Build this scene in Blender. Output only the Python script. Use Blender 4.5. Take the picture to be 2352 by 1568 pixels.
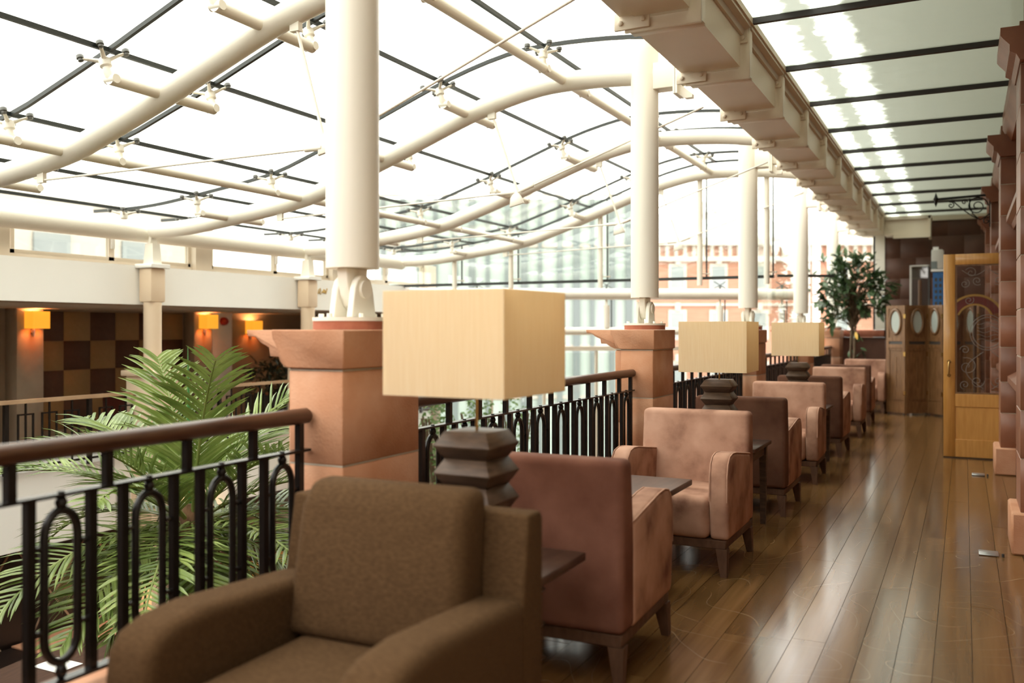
import bpy, bmesh, math, random
from mathutils import Vector, Matrix
random.seed(11)
SC = bpy.context.scene
for o in list(bpy.data.objects):
    bpy.data.objects.remove(o, do_unlink=True)
COL = SC.collection
PI = math.pi
# ------------------------------------------------------------------ camera, sky, exposure
FPX = 2070.0
EYE = 1.40
TH = math.atan(1039.0 / FPX)
cam_d = bpy.data.cameras.new('camera')
cam_d.sensor_width = 36.0
cam_d.lens = FPX / 2352.0 * 36.0
cam_d.shift_y = -27.0 / 2352.0
cam_d.clip_start = 0.05
cam_d.clip_end = 400
cam_d.dof.use_dof = True
cam_d.dof.focus_distance = 5.8
cam_d.dof.aperture_fstop = 1.5
cam = bpy.data.objects.new('camera', cam_d)
cam.location = (0, 0, EYE)
cam.rotation_euler = (PI / 2, 0, TH)
COL.objects.link(cam)
SC.camera = cam
world = bpy.data.worlds.new('overcast_sky')
SC.world = world
world.use_nodes = True
_bg = world.node_tree.nodes['Background']
_bg.inputs['Color'].default_value = (1.0, 0.968, 0.90, 1)
_bg.inputs['Strength'].default_value = 5.1
SC.view_settings.view_transform = 'Standard'
SC.view_settings.look = 'None'
SC.view_settings.exposure = 0.0
SC.view_settings.gamma = 1.0
SC.view_settings.use_curve_mapping = False
SC.cycles.max_bounces = 6
SC.cycles.diffuse_bounces = 4
SC.cycles.glossy_bounces = 3
SC.cycles.transmission_bounces = 4
SC.cycles.transparent_max_bounces = 24
SC.cycles.caustics_reflective = False
SC.cycles.caustics_refractive = False
SC.cycles.use_denoising = True

# ------------------------------------------------------------------ material helpers
def L(r, g, b):
    f = lambda c: (c / 255.0 / 12.92) if c / 255.0 <= 0.04045 else (((c / 255.0) + 0.055) / 1.055) ** 2.4
    return (f(r), f(g), f(b), 1.0)

def mat(name, c1, c2=None, rough=0.6, scale=6.0, detail=4.0, bump=0.0, bscale=60.0, metal=0.0, coat=0.0,
        stretch=(1, 1, 1), rand=0.0, spec=0.5, c3=None, sheen=0.0, transl=None, rr=0.0):
    m = bpy.data.materials.new(name)
    m.use_nodes = True
    nt = m.node_tree; N = nt.nodes; K = nt.links
    p = N['Principled BSDF']
    p.inputs['Roughness'].default_value = rough
    p.inputs['Metallic'].default_value = metal
    p.inputs['Coat Weight'].default_value = coat
    p.inputs['Coat Roughness'].default_value = 0.12
    p.inputs['Specular IOR Level'].default_value = spec
    if sheen:
        p.inputs['Sheen Weight'].default_value = sheen
        p.inputs['Sheen Roughness'].default_value = 0.4
    p.inputs['Base Color'].default_value = c1
    col_out = None
    tc = N.new('ShaderNodeTexCoord'); mp = N.new('ShaderNodeMapping')
    mp.inputs['Scale'].default_value = stretch
    K.new(tc.outputs['Object'], mp.inputs['Vector'])
    vec = mp.outputs['Vector']
    if rand:
        oi = N.new('ShaderNodeObjectInfo'); va = N.new('ShaderNodeVectorMath'); va.operation = 'ADD'
        ml = N.new('ShaderNodeMath'); ml.operation = 'MULTIPLY'; ml.inputs[1].default_value = 37.0
        K.new(oi.outputs['Random'], ml.inputs[0])
        K.new(vec, va.inputs[0]); K.new(ml.outputs[0], va.inputs[1]); vec = va.outputs['Vector']
    if c2 is not None:
        nz = N.new('ShaderNodeTexNoise'); nz.inputs['Scale'].default_value = scale; nz.inputs['Detail'].default_value = detail
        K.new(vec, nz.inputs['Vector'])
        rp = N.new('ShaderNodeValToRGB')
        rp.color_ramp.elements[0].color = c1; rp.color_ramp.elements[0].position = 0.32
        rp.color_ramp.elements[1].color = c2; rp.color_ramp.elements[1].position = 0.68
        if c3 is not None:
            e = rp.color_ramp.elements.new(0.5); e.color = c3
        K.new(nz.outputs['Fac'], rp.inputs['Fac'])
        col_out = rp.outputs['Color']
        if rand:
            hs = N.new('ShaderNodeHueSaturation')
            mr = N.new('ShaderNodeMapRange'); mr.inputs['To Min'].default_value = 1 - rand; mr.inputs['To Max'].default_value = 1 + rand
            K.new(oi.outputs['Random'], mr.inputs['Value']); K.new(mr.outputs['Result'], hs.inputs['Value'])
            K.new(col_out, hs.inputs['Color']); col_out = hs.outputs['Color']
        K.new(col_out, p.inputs['Base Color'])
        if rr:
            m2 = N.new('ShaderNodeMapRange'); m2.inputs['To Min'].default_value = max(0.02, rough - rr); m2.inputs['To Max'].default_value = rough + rr
            K.new(nz.outputs['Fac'], m2.inputs['Value']); K.new(m2.outputs['Result'], p.inputs['Roughness'])
    if bump:
        nb = N.new('ShaderNodeTexNoise'); nb.inputs['Scale'].default_value = bscale; nb.inputs['Detail'].default_value = 3
        K.new(vec, nb.inputs['Vector'])
        bp = N.new('ShaderNodeBump'); bp.inputs['Strength'].default_value = bump; bp.inputs['Distance'].default_value = 0.01
        K.new(nb.outputs['Fac'], bp.inputs['Height']); K.new(bp.outputs['Normal'], p.inputs['Normal'])
    if transl:
        tr = N.new('ShaderNodeBsdfTranslucent'); mx = N.new('ShaderNodeMixShader'); mx.inputs[0].default_value = transl
        if col_out is not None: K.new(col_out, tr.inputs['Color'])
        else: tr.inputs['Color'].default_value = c1
        K.new(p.outputs[0], mx.inputs[1]); K.new(tr.outputs[0], mx.inputs[2])
        K.new(mx.outputs[0], N['Material Output'].inputs['Surface'])
    return m

def glass_mat(name, tint, gloss=0.06, rough=0.02, grime_refl=None, grime_refl_amt=0.0):
    m = bpy.data.materials.new(name); m.use_nodes = True
    nt = m.node_tree; N = nt.nodes; K = nt.links
    N.remove(N['Principled BSDF'])
    t = N.new('ShaderNodeBsdfTransparent'); t.inputs['Color'].default_value = tint
    g = N.new('ShaderNodeBsdfGlossy'); g.inputs['Roughness'].default_value = rough; g.inputs['Color'].default_value = (1, 1, 1, 1)
    lw = N.new('ShaderNodeLayerWeight'); lw.inputs['Blend'].default_value = 0.25
    mr = N.new('ShaderNodeMapRange'); mr.inputs['To Min'].default_value = gloss; mr.inputs['To Max'].default_value = 0.75
    pw = N.new('ShaderNodeMath'); pw.operation = 'POWER'; pw.inputs[1].default_value = 3.0
    K.new(lw.outputs['Facing'], pw.inputs[0]); K.new(pw.outputs[0], mr.inputs['Value'])
    mx = N.new('ShaderNodeMixShader'); K.new(mr.outputs['Result'], mx.inputs[0]); K.new(t.outputs[0], mx.inputs[1]); K.new(g.outputs[0], mx.inputs[2])
    out = mx.outputs[0]
    if grime_refl is not None:
        d = N.new('ShaderNodeBsdfTranslucent'); d.inputs['Color'].default_value = grime_refl
        df = N.new('ShaderNodeBsdfDiffuse'); df.inputs['Color'].default_value = grime_refl
        md = N.new('ShaderNodeMixShader'); md.inputs[0].default_value = 0.5; K.new(d.outputs[0], md.inputs[1]); K.new(df.outputs[0], md.inputs[2])
        tc = N.new('ShaderNodeTexCoord'); nz = N.new('ShaderNodeTexNoise'); nz.inputs['Scale'].default_value = 2.2; nz.inputs['Detail'].default_value = 6
        mp = N.new('ShaderNodeMapping'); mp.inputs['Scale'].default_value = (1, 3, 1)
        K.new(tc.outputs['Object'], mp.inputs['Vector']); K.new(mp.outputs['Vector'], nz.inputs['Vector'])
        rg = N.new('ShaderNodeMapRange'); rg.inputs['From Min'].default_value = 0.35; rg.inputs['From Max'].default_value = 0.7
        rg.inputs['To Min'].default_value = grime_refl_amt * 0.55; rg.inputs['To Max'].default_value = grime_refl_amt
        K.new(nz.outputs['Fac'], rg.inputs['Value'])
        m2 = N.new('ShaderNodeMixShader'); K.new(rg.outputs['Result'], m2.inputs[0]); K.new(out, m2.inputs[1]); K.new(md.outputs[0], m2.inputs[2])
        out = m2.outputs[0]
    K.new(out, N['Material Output'].inputs['Surface'])
    return m

def emit_mat(name, c, s):
    m = bpy.data.materials.new(name); m.use_nodes = True
    p = m.node_tree.nodes['Principled BSDF']
    p.inputs['Base Color'].default_value = c
    p.inputs['Emission Color'].default_value = c
    p.inputs['Emission Strength'].default_value = s
    return m

M = {}
M['cream'] = mat('cream_paint', (0.83, 0.79, 0.69, 1), (0.85, 0.81, 0.715, 1), rough=0.38, scale=3)
M['beam'] = mat('beam_paint', (0.74, 0.645, 0.51, 1), (0.77, 0.68, 0.545, 1), rough=0.42, scale=2)
M['white'] = mat('white_plaster', (0.93, 0.93, 0.90, 1), (0.95, 0.95, 0.92, 1), rough=0.7, scale=2)
M['steel'] = mat('brushed_steel', (0.55, 0.52, 0.46, 1), rough=0.3, metal=1.0)
M['cap'] = mat('fitting_cap', (0.10, 0.10, 0.09, 1), rough=0.4)
M['joint'] = mat('black_gasket', (0.018, 0.022, 0.02, 1), rough=0.45)
M['terra'] = mat('pink_sandstone', (0.45, 0.205, 0.108, 1), (0.58, 0.325, 0.205, 1), rough=0.82, spec=0.25, scale=3.5, detail=6, bump=0.25, bscale=90, rand=0.08, c3=(0.515, 0.26, 0.15, 1))
M['terra_red'] = mat('red_sandstone', (0.34, 0.105, 0.058, 1), (0.43, 0.155, 0.088, 1), rough=0.8, scale=8, bump=0.2)
M['mortar_dark'] = mat('dark_mortar', (0.14, 0.075, 0.05, 1), rough=0.9)
M['mortar'] = mat('mortar', (0.42, 0.36, 0.28, 1), (0.5, 0.43, 0.34, 1), rough=0.9, scale=20)
M['faience'] = mat('glazed_terracotta', (0.20, 0.072, 0.036, 1), (0.30, 0.125, 0.070, 1), rough=0.36, scale=3, detail=5, bump=0.08, bscale=40, rand=0.14, c3=(0.25, 0.098, 0.052, 1))
M['brownstone'] = mat('dark_brownstone', (0.075, 0.028, 0.015, 1), (0.105, 0.042, 0.023, 1), rough=0.55, scale=4, rand=0.15, bump=0.1)
M['suede'] = mat('pinkish_suede', (0.20, 0.098, 0.066, 1), (0.50, 0.30, 0.215, 1), rough=0.9, scale=4.6, detail=8, spec=0.12, c3=(0.40, 0.225, 0.155, 1), rand=0.05, bump=0.12, bscale=18)
M['suede_dark'] = mat('brown_suede', (0.095, 0.042, 0.026, 1), (0.165, 0.082, 0.053, 1), rough=0.9, scale=5, detail=5, spec=0.12, rand=0.05, bump=0.1, bscale=18)
M['suede_rose'] = mat('rose_suede', (0.125, 0.049, 0.032, 1), (0.225, 0.102, 0.07, 1), rough=0.9, scale=4.5, detail=6, spec=0.12, bump=0.1, bscale=18)
M['weave'] = mat('brown_weave', (0.062, 0.033, 0.0145, 1), (0.092, 0.051, 0.023, 1), rough=0.95, scale=150, detail=2, stretch=(0.4, 1, 1), spec=0.1, bump=0.2, bscale=220)
M['walnut'] = mat('dark_walnut', (0.045, 0.026, 0.017, 1), (0.085, 0.05, 0.032, 1), rough=0.5, scale=9, stretch=(1, 1, 6), spec=0.25, rand=0.1)
M['tabletop'] = mat('table_veneer', (0.045, 0.021, 0.014, 1), (0.08, 0.04, 0.026, 1), rough=0.36, scale=6, stretch=(5, 1, 1), spec=0.22)
M['legwood'] = mat('chair_leg_wood', (0.085, 0.043, 0.025, 1), (0.13, 0.068, 0.042, 1), rough=0.55, scale=10, stretch=(3, 3, 1), spec=0.2)
M['tier'] = mat('lamp_base_wood', (0.055, 0.032, 0.019, 1), (0.10, 0.062, 0.040, 1), rough=0.45, scale=14, stretch=(1, 1, 5), spec=0.28)
M['iron'] = mat('black_iron', (0.006, 0.005, 0.0045, 1), (0.010, 0.008, 0.007, 1), rough=0.26, scale=30, spec=0.35)
M['rail'] = mat('handrail_wood', (0.045, 0.018, 0.009, 1), (0.09, 0.038, 0.018, 1), rough=0.32, scale=5, stretch=(8, 1, 8), spec=0.3)
M['rail_pale'] = mat('pale_handrail', (0.42, 0.27, 0.16, 1), (0.5, 0.34, 0.21, 1), rough=0.4, scale=6)
M['shade'] = mat('linen_shade', (0.92, 0.765, 0.52, 1), (0.96, 0.82, 0.59, 1), rough=0.95, spec=0.1, scale=22, detail=3, stretch=(6, 6, 0.25), bump=0.15, bscale=60, transl=0.45)
M['brass'] = mat('brass', (0.55, 0.36, 0.13, 1), rough=0.25, metal=1.0)
M['pine'] = mat('screen_pine', (0.135, 0.062, 0.022, 1), (0.22, 0.11, 0.045, 1), rough=0.4, scale=7, stretch=(5, 5, 0.8), coat=0.2, rand=0.08)
M['oak'] = mat('golden_oak', (0.54, 0.26, 0.062, 1), (0.64, 0.33, 0.09, 1), rough=0.33, scale=6, stretch=(6, 6, 0.6), coat=0.4)
M['mirror'] = mat('frosted_mirror', (0.42, 0.47, 0.44, 1), (0.48, 0.53, 0.50, 1), rough=0.25, scale=3)
M['etch'] = mat('etched_white', (0.20, 0.17, 0.15, 1), rough=0.7)
M['dgrey'] = mat('dark_grey', (0.05, 0.045, 0.042, 1), rough=0.4)
M['metalplate'] = mat('floor_plate_metal', (0.42, 0.42, 0.42, 1), rough=0.35, metal=0.7)
M['leaf'] = mat('glossy_leaf', (0.038, 0.075, 0.026, 1), (0.10, 0.15, 0.07, 1), rough=0.3, scale=9, rand=0.35, transl=0.2, spec=0.6)
M['leaf_yellow'] = mat('yellow_leaf', (0.65, 0.38, 0.04, 1), rough=0.4)
M['leaf_dark'] = mat('dark_leaf', (0.012, 0.022, 0.010, 1), (0.03, 0.045, 0.02, 1), rough=0.4, scale=9, rand=0.3)
M['leaf_ivy'] = mat('ivy_leaf', (0.10, 0.19, 0.06, 1), (0.20, 0.30, 0.11, 1), rough=0.5, scale=12, transl=0.35)
M['palm'] = mat('palm_leaflet', (0.088, 0.145, 0.024, 1), (0.25, 0.32, 0.085, 1), rough=0.3, scale=5, detail=3, transl=0.18, rand=0.2, spec=0.6)
M['rachis'] = mat('palm_rachis', (0.15, 0.20, 0.045, 1), (0.22, 0.26, 0.08, 1), rough=0.45, scale=6)
M['trunk'] = mat('palm_trunk', (0.09, 0.045, 0.02, 1), (0.22, 0.12, 0.06, 1), rough=0.95, scale=9, stretch=(3, 3, 1), bump=0.5, bscale=30)
M['bark'] = mat('tree_bark', (0.10, 0.065, 0.035, 1), (0.16, 0.11, 0.065, 1), rough=0.9, scale=12)
M['pot'] = mat('plant_pot', (0.28, 0.15, 0.09, 1), (0.34, 0.19, 0.12, 1), rough=0.7, scale=6)
M['chk_dark'] = mat('panel_dark', (0.075, 0.029, 0.012, 1), (0.092, 0.037, 0.017, 1), rough=0.75, scale=20)
M['chk_tan'] = mat('panel_tan', (0.30, 0.175, 0.068, 1), (0.33, 0.195, 0.08, 1), rough=0.75, scale=20)
M['gwall'] = mat('gallery_wall', (0.34, 0.25, 0.175, 1), (0.37, 0.275, 0.195, 1), rough=0.8, scale=3)
M['gpier'] = mat('gallery_pier_stone', (0.40, 0.33, 0.25, 1), (0.46, 0.38, 0.29, 1), rough=0.7, scale=6)
M['beige'] = mat('beige_column', (0.76, 0.60, 0.43, 1), (0.80, 0.64, 0.47, 1), rough=0.6, scale=3)
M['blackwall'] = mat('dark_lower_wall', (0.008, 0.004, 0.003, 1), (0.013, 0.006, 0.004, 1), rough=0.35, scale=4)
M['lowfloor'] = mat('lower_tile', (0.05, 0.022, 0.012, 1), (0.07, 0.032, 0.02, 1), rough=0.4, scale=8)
M['tile'] = mat('terracotta_tile', (0.45, 0.22, 0.13, 1), (0.5, 0.26, 0.16, 1), rough=0.5, scale=8, rand=0.1)
M['maroon'] = mat('maroon_leather', (0.06, 0.015, 0.012, 1), (0.085, 0.02, 0.016, 1), rough=0.5, scale=8)
M['red'] = mat('alarm_red', (0.35, 0.02, 0.015, 1), rough=0.4)
M['cloth'] = mat('white_cloth', (0.72, 0.63, 0.56, 1), (0.78, 0.69, 0.62, 1), rough=0.9, scale=6)
M['paper'] = mat('white_paper', (0.8, 0.78, 0.76, 1), rough=0.8)
M['brick'] = mat('street_brick', (0.37, 0.175, 0.115, 1), (0.45, 0.225, 0.15, 1), rough=0.9, scale=3, stretch=(0.3, 1, 4))
M['stone'] = mat('street_stone', (0.50, 0.45, 0.39, 1), (0.56, 0.51, 0.45, 1), rough=0.9, scale=1)
M['pane_far'] = mat('street_window', (0.22, 0.25, 0.25, 1), (0.27, 0.29, 0.29, 1), rough=0.2, scale=1)
M['slate'] = mat('street_roof', (0.45, 0.47, 0.46, 1), (0.5, 0.51, 0.5, 1), rough=0.8, scale=1)
M['offglass'] = mat('office_glass', (0.36, 0.43, 0.40, 1), (0.45, 0.52, 0.48, 1), rough=0.3, scale=0.5)
M['fin'] = mat('office_fin', (0.17, 0.20, 0.20, 1), rough=0.6)
M['asphalt'] = mat('street_ground', (0.30, 0.30, 0.29, 1), (0.36, 0.36, 0.34, 1), rough=0.9, scale=1)
M['facade'] = mat('upper_facade', (0.40, 0.36, 0.30, 1), (0.48, 0.43, 0.36, 1), rough=0.85, scale=0.8, stretch=(1, 2, 0.3))
M['glass'] = glass_mat('roof_glass', (0.955, 0.975, 0.955, 1), gloss=0.03)
M['wglass'] = glass_mat('window_glass', (0.94, 0.965, 0.95, 1), gloss=0.05)
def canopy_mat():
    # grimy wet glass: its grey and white reflection bands are painted into the film
    m = glass_mat('canopy_glass', (0.86, 0.90, 0.86, 1), gloss=0.06, grime_refl=(0.40, 0.42, 0.36, 1), grime_refl_amt=0.3)
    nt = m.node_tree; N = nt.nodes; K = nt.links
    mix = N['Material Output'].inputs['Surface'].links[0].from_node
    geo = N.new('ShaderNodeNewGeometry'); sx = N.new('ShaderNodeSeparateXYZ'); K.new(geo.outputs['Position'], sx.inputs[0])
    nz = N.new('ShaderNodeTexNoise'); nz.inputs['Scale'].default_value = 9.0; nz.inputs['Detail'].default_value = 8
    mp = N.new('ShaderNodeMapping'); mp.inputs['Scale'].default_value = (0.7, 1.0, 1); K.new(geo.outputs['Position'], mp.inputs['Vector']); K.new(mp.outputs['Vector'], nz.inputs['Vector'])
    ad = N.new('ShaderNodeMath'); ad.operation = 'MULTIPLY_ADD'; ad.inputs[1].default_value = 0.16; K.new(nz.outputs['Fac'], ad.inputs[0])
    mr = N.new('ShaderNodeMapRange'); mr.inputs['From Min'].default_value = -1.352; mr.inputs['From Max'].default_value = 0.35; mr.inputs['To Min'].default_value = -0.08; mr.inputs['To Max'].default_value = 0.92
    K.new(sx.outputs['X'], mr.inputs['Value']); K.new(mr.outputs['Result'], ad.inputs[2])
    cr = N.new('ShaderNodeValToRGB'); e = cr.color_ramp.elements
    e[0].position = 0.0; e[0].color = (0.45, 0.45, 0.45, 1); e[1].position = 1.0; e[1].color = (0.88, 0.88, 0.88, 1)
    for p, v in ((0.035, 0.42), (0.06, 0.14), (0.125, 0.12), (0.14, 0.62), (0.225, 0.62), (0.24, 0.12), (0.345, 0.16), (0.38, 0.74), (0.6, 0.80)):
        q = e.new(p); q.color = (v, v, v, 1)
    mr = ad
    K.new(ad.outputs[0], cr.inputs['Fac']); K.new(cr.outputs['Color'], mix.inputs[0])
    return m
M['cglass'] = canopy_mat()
M['dglass'] = glass_mat('door_glass', (0.88, 0.86, 0.84, 1), gloss=0.06)
M['rib'] = mat('canopy_rib', (0.035, 0.028, 0.028, 1), rough=0.5)
M['frame'] = mat('window_frame', (0.62, 0.55, 0.44, 1), (0.66, 0.59, 0.48, 1), rough=0.45, scale=4)
M['gold'] = mat('gilt', (0.55, 0.35, 0.10, 1), rough=0.35, metal=0.6)
M['signred'] = mat('sign_red', (0.13, 0.012, 0.015, 1), (0.18, 0.02, 0.02, 1), rough=0.4, scale=20)
M['blue'] = mat('blue_plastic', (0.02, 0.10, 0.28, 1), (0.03, 0.14, 0.36, 1), rough=0.45, scale=20)
M['grey_plastic'] = mat('grey_plastic', (0.55, 0.54, 0.50, 1), (0.62, 0.60, 0.56, 1), rough=0.5, scale=4)

def floor_mat():
    m = mat('varnished_boards', (0.120, 0.058, 0.020, 1), (0.205, 0.106, 0.039, 1), rough=0.16, scale=2.2, detail=7,
            stretch=(7, 0.35, 1), rand=0.13, coat=0.05, c3=(0.160, 0.081, 0.029, 1), bump=0.012, bscale=5, rr=0.05, spec=0.34)
    nt = m.node_tree; N = nt.nodes; K = nt.links
    p = N['Principled BSDF']
    base = p.inputs['Base Color'].links[0].from_socket
    # thin pale curved scuffs: iso-lines of a distorted noise, in world space so they cross boards
    geo = N.new('ShaderNodeNewGeometry')
    n1 = N.new('ShaderNodeTexNoise'); n1.inputs['Scale'].default_value = 1.15; n1.inputs['Detail'].default_value = 0.8; n1.inputs['Distortion'].default_value = 0.35
    K.new(geo.outputs['Position'], n1.inputs['Vector'])
    m7 = N.new('ShaderNodeMath'); m7.operation = 'MULTIPLY'; m7.inputs[1].default_value = 13.0; K.new(n1.outputs['Fac'], m7.inputs[0])
    aa = N.new('ShaderNodeMath'); aa.operation = 'PINGPONG'; aa.inputs[1].default_value = 0.5; K.new(m7.outputs[0], aa.inputs[0])
    lt = N.new('ShaderNodeMapRange'); lt.inputs['From Min'].default_value = 0.004; lt.inputs['From Max'].default_value = 0.016
    lt.inputs['To Min'].default_value = 1.0; lt.inputs['To Max'].default_value = 0.0; K.new(aa.outputs[0], lt.inputs['Value'])
    n2 = N.new('ShaderNodeTexNoise'); n2.inputs['Scale'].default_value = 3.4; n2.inputs['Detail'].default_value = 4
    K.new(geo.outputs['Position'], n2.inputs['Vector'])
    gt = N.new('ShaderNodeMapRange'); gt.inputs['From Min'].default_value = 0.40; gt.inputs['From Max'].default_value = 0.54; K.new(n2.outputs['Fac'], gt.inputs['Value'])
    mu = N.new('ShaderNodeMath'); mu.operation = 'MULTIPLY'; K.new(lt.outputs['Result'], mu.inputs[0]); K.new(gt.outputs['Result'], mu.inputs[1])
    m3 = N.new('ShaderNodeMath'); m3.operation = 'MULTIPLY'; m3.inputs[1].default_value = 0.45; K.new(mu.outputs[0], m3.inputs[0])
    mx = N.new('ShaderNodeMix'); mx.data_type = 'RGBA'
    K.new(m3.outputs[0], mx.inputs['Factor']); K.new(base, mx.inputs['A']); mx.inputs['B'].default_value = (0.40, 0.30, 0.19, 1)
    K.new(mx.outputs['Result'], p.inputs['Base Color'])
    return m
M['floor'] = floor_mat()

# ------------------------------------------------------------------ geometry helpers
class MB:
    def __init__(s): s.v = []; s.f = []
    def add(s, vs, fs):
        n = len(s.v); s.v.extend([tuple(p) for p in vs]); s.f.extend([tuple(i + n for i in f) for f in fs]); return s
    def box(s, lo, hi):
        x0, y0, z0 = lo; x1, y1, z1 = hi
        return s.add([(x0, y0, z0), (x1, y0, z0), (x1, y1, z0), (x0, y1, z0), (x0, y0, z1), (x1, y0, z1), (x1, y1, z1), (x0, y1, z1)],
                     [(0, 3, 2, 1), (4, 5, 6, 7), (0, 1, 5, 4), (1, 2, 6, 5), (2, 3, 7, 6), (3, 0, 4, 7)])
    def frustum(s, c0, h0, c1, h1):
        vs = []
        for c, h in ((c0, h0), (c1, h1)):
            for sx, sy in ((-1, -1), (1, -1), (1, 1), (-1, 1)): vs.append((c[0] + sx * h[0], c[1] + sy * h[1], c[2]))
        return s.add(vs, [(0, 3, 2, 1), (4, 5, 6, 7), (0, 1, 5, 4), (1, 2, 6, 5), (2, 3, 7, 6), (3, 0, 4, 7)])
    def cyl(s, p0, p1, r0, r1=None, n=12):
        return s.tube([p0, p1], [r0, r0 if r1 is None else r1], n)
    def tube(s, pts, r, n=10, caps=True, close=False):
        P = [Vector(p) for p in pts]; m = len(P)
        R = r if isinstance(r, (list, tuple)) else [r] * m
        T = []
        for i in range(m):
            if close: t = P[(i + 1) % m] - P[i - 1]
            else: t = P[min(i + 1, m - 1)] - P[max(i - 1, 0)]
            T.append(t.normalized() if t.length > 1e-9 else Vector((0, 0, 1)))
        up = Vector((0, 0, 1)) if abs(T[0].z) < 0.9 else Vector((1, 0, 0))
        a = T[0].cross(up).normalized(); vs = []
        for i in range(m):
            a = (a - T[i] * a.dot(T[i])); a = a.normalized() if a.length > 1e-6 else T[i].orthogonal().normalized()
            b = T[i].cross(a)
            for k in range(n):
                an = 2 * PI * k / n
                vs.append(P[i] + (a * math.cos(an) + b * math.sin(an)) * R[i])
        fs = []
        for i in range(m if close else m - 1):
            j = (i + 1) % m
            for k in range(n):
                q = (k + 1) % n
                fs.append((i * n + k, i * n + q, j * n + q, j * n + k))
        if caps and not close:
            fs.append(tuple(range(n - 1, -1, -1))); fs.append(tuple((m - 1) * n + k for k in range(n)))
        return s.add(vs, fs)
    def bar(s, p0, p1, w, h, up=(0, 0, 1)):
        p0 = Vector(p0); p1 = Vector(p1); t = (p1 - p0).normalized(); u = Vector(up)
        a = t.cross(u)
        if a.length < 1e-6: a = t.orthogonal()
        a.normalize(); b = a.cross(t).normalized()
        vs = []
        for p in (p0, p1):
            for sx, sy in ((-1, -1), (1, -1), (1, 1), (-1, 1)): vs.append(p + a * sx * w / 2 + b * sy * h / 2)
        return s.add(vs, [(0, 3, 2, 1), (4, 5, 6, 7), (0, 1, 5, 4), (1, 2, 6, 5), (2, 3, 7, 6), (3, 0, 4, 7)])
    def lathe(s, prof, n=20, c=(0, 0, 0)):
        vs = []; m = len(prof)
        for r, z in prof:
            for k in range(n):
                a = 2 * PI * k / n; vs.append((c[0] + r * math.cos(a), c[1] + r * math.sin(a), c[2] + z))
        fs = []
        for i in range(m - 1):
            for k in range(n):
                q = (k + 1) % n; fs.append((i * n + k, i * n + q, (i + 1) * n + q, (i + 1) * n + k))
        fs.append(tuple(range(n - 1, -1, -1))); fs.append(tuple((m - 1) * n + k for k in range(n)))
        return s.add(vs, fs)
    def prism(s, poly, axis, a, b):
        n = len(poly); vs = []
        for t in (a, b):
            for p, q in poly:
                vs.append((t, p, q) if axis == 'x' else (p, t, q) if axis == 'y' else (p, q, t))
        fs = [tuple(range(n)), tuple(range(2 * n - 1, n - 1, -1))]
        for i in range(n):
            j = (i + 1) % n; fs.append((i, i + n, j + n, j))
        return s.add(vs, fs)
    def mesh(s, name, m, smooth=None):
        me = bpy.data.meshes.new(name); me.from_pydata(s.v, [], s.f); me.update()
        bm = bmesh.new(); bm.from_mesh(me); bmesh.ops.recalc_face_normals(bm, faces=bm.faces); bm.to_mesh(me); bm.free()
        me.materials.append(m)
        if smooth:
            me.polygons.foreach_set('use_smooth', [True] * len(me.polygons)); me.set_sharp_from_angle(angle=math.radians(smooth))
        return me
    def build(s, name, m, parent=None, smooth=None):
        return link(name, s.mesh(name, m, smooth), parent)

def link(name, me, parent=None, loc=None, rz=None):
    o = bpy.data.objects.new(name, me); COL.objects.link(o)
    if parent is not None: o.parent = parent
    if loc is not None: o.location = loc
    if rz is not None: o.rotation_euler = (0, 0, rz)
    return o

def bev_mesh(name, mb, m, r=0.01, seg=2, ang=30, deform=None, smooth=45):
    me = mb.mesh(name, m); bm = bmesh.new(); bm.from_mesh(me)
    bmesh.ops.remove_doubles(bm, verts=bm.verts, dist=1e-5)
    es = [e for e in bm.edges if len(e.link_faces) == 2 and e.calc_face_angle(0) > math.radians(ang)]
    bmesh.ops.bevel(bm, geom=es, offset=r, segments=seg, profile=0.55, affect='EDGES', clamp_overlap=True)
    if deform:
        for v in bm.verts: v.co = Vector(deform(*v.co))
    bm.to_mesh(me); bm.free()
    me.polygons.foreach_set('use_smooth', [True] * len(me.polygons)); me.set_sharp_from_angle(angle=math.radians(smooth))
    return me

def bev(name, mb, m, parent=None, r=0.01, seg=2, ang=30, deform=None, smooth=45):
    return link(name, bev_mesh(name, mb, m, r, seg, ang, deform, smooth), parent)

def thing(name, label, cat, loc=(0, 0, 0), rz=0.0, group=None):
    o = bpy.data.objects.new(name, None); COL.objects.link(o)
    o.location = loc; o.rotation_euler = (0, 0, rz); o.empty_display_size = 0.1
    return tag(o, label, cat, group)

def tag(o, label, cat, group=None):
    o['label'] = label; o['category'] = cat
    if group: o['group'] = group
    return o

def struct(o, label=None, cat=None):
    o['kind'] = 'structure'
    if label: o['label'] = label
    if cat: o['category'] = cat
    return o

def dup(root, loc, rz, label, group=None):
    r = root.copy(); COL.objects.link(r); r.location = loc; r.rotation_euler = (0, 0, rz); r['label'] = label
    if group: r['group'] = group
    for ch in list(root.children):
        c = ch.copy(); COL.objects.link(c); c.parent = r
        for g in list(ch.children):
            d = g.copy(); COL.objects.link(d); d.parent = c
    return r

def seg_box(sx, sy, sz, name, m, r=0.004, cache={}):
    k = (round(sx, 4), round(sy, 4), round(sz, 4), m.name, r)
    if k not in cache:
        b = MB().box((-sx / 2, -sy / 2, -sz / 2), (sx / 2, sy / 2, sz / 2))
        cache[k] = bev_mesh(name, b, m, r, 1) if r else b.mesh(name, m)
    return cache[k]

def block(name, parent, lo, hi, m, r=0.004):
    me = seg_box(hi[0] - lo[0], hi[1] - lo[1], hi[2] - lo[2], name, m, r)
    return link(name, me, parent, [(a + b) / 2 for a, b in zip(lo, hi)])

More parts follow.
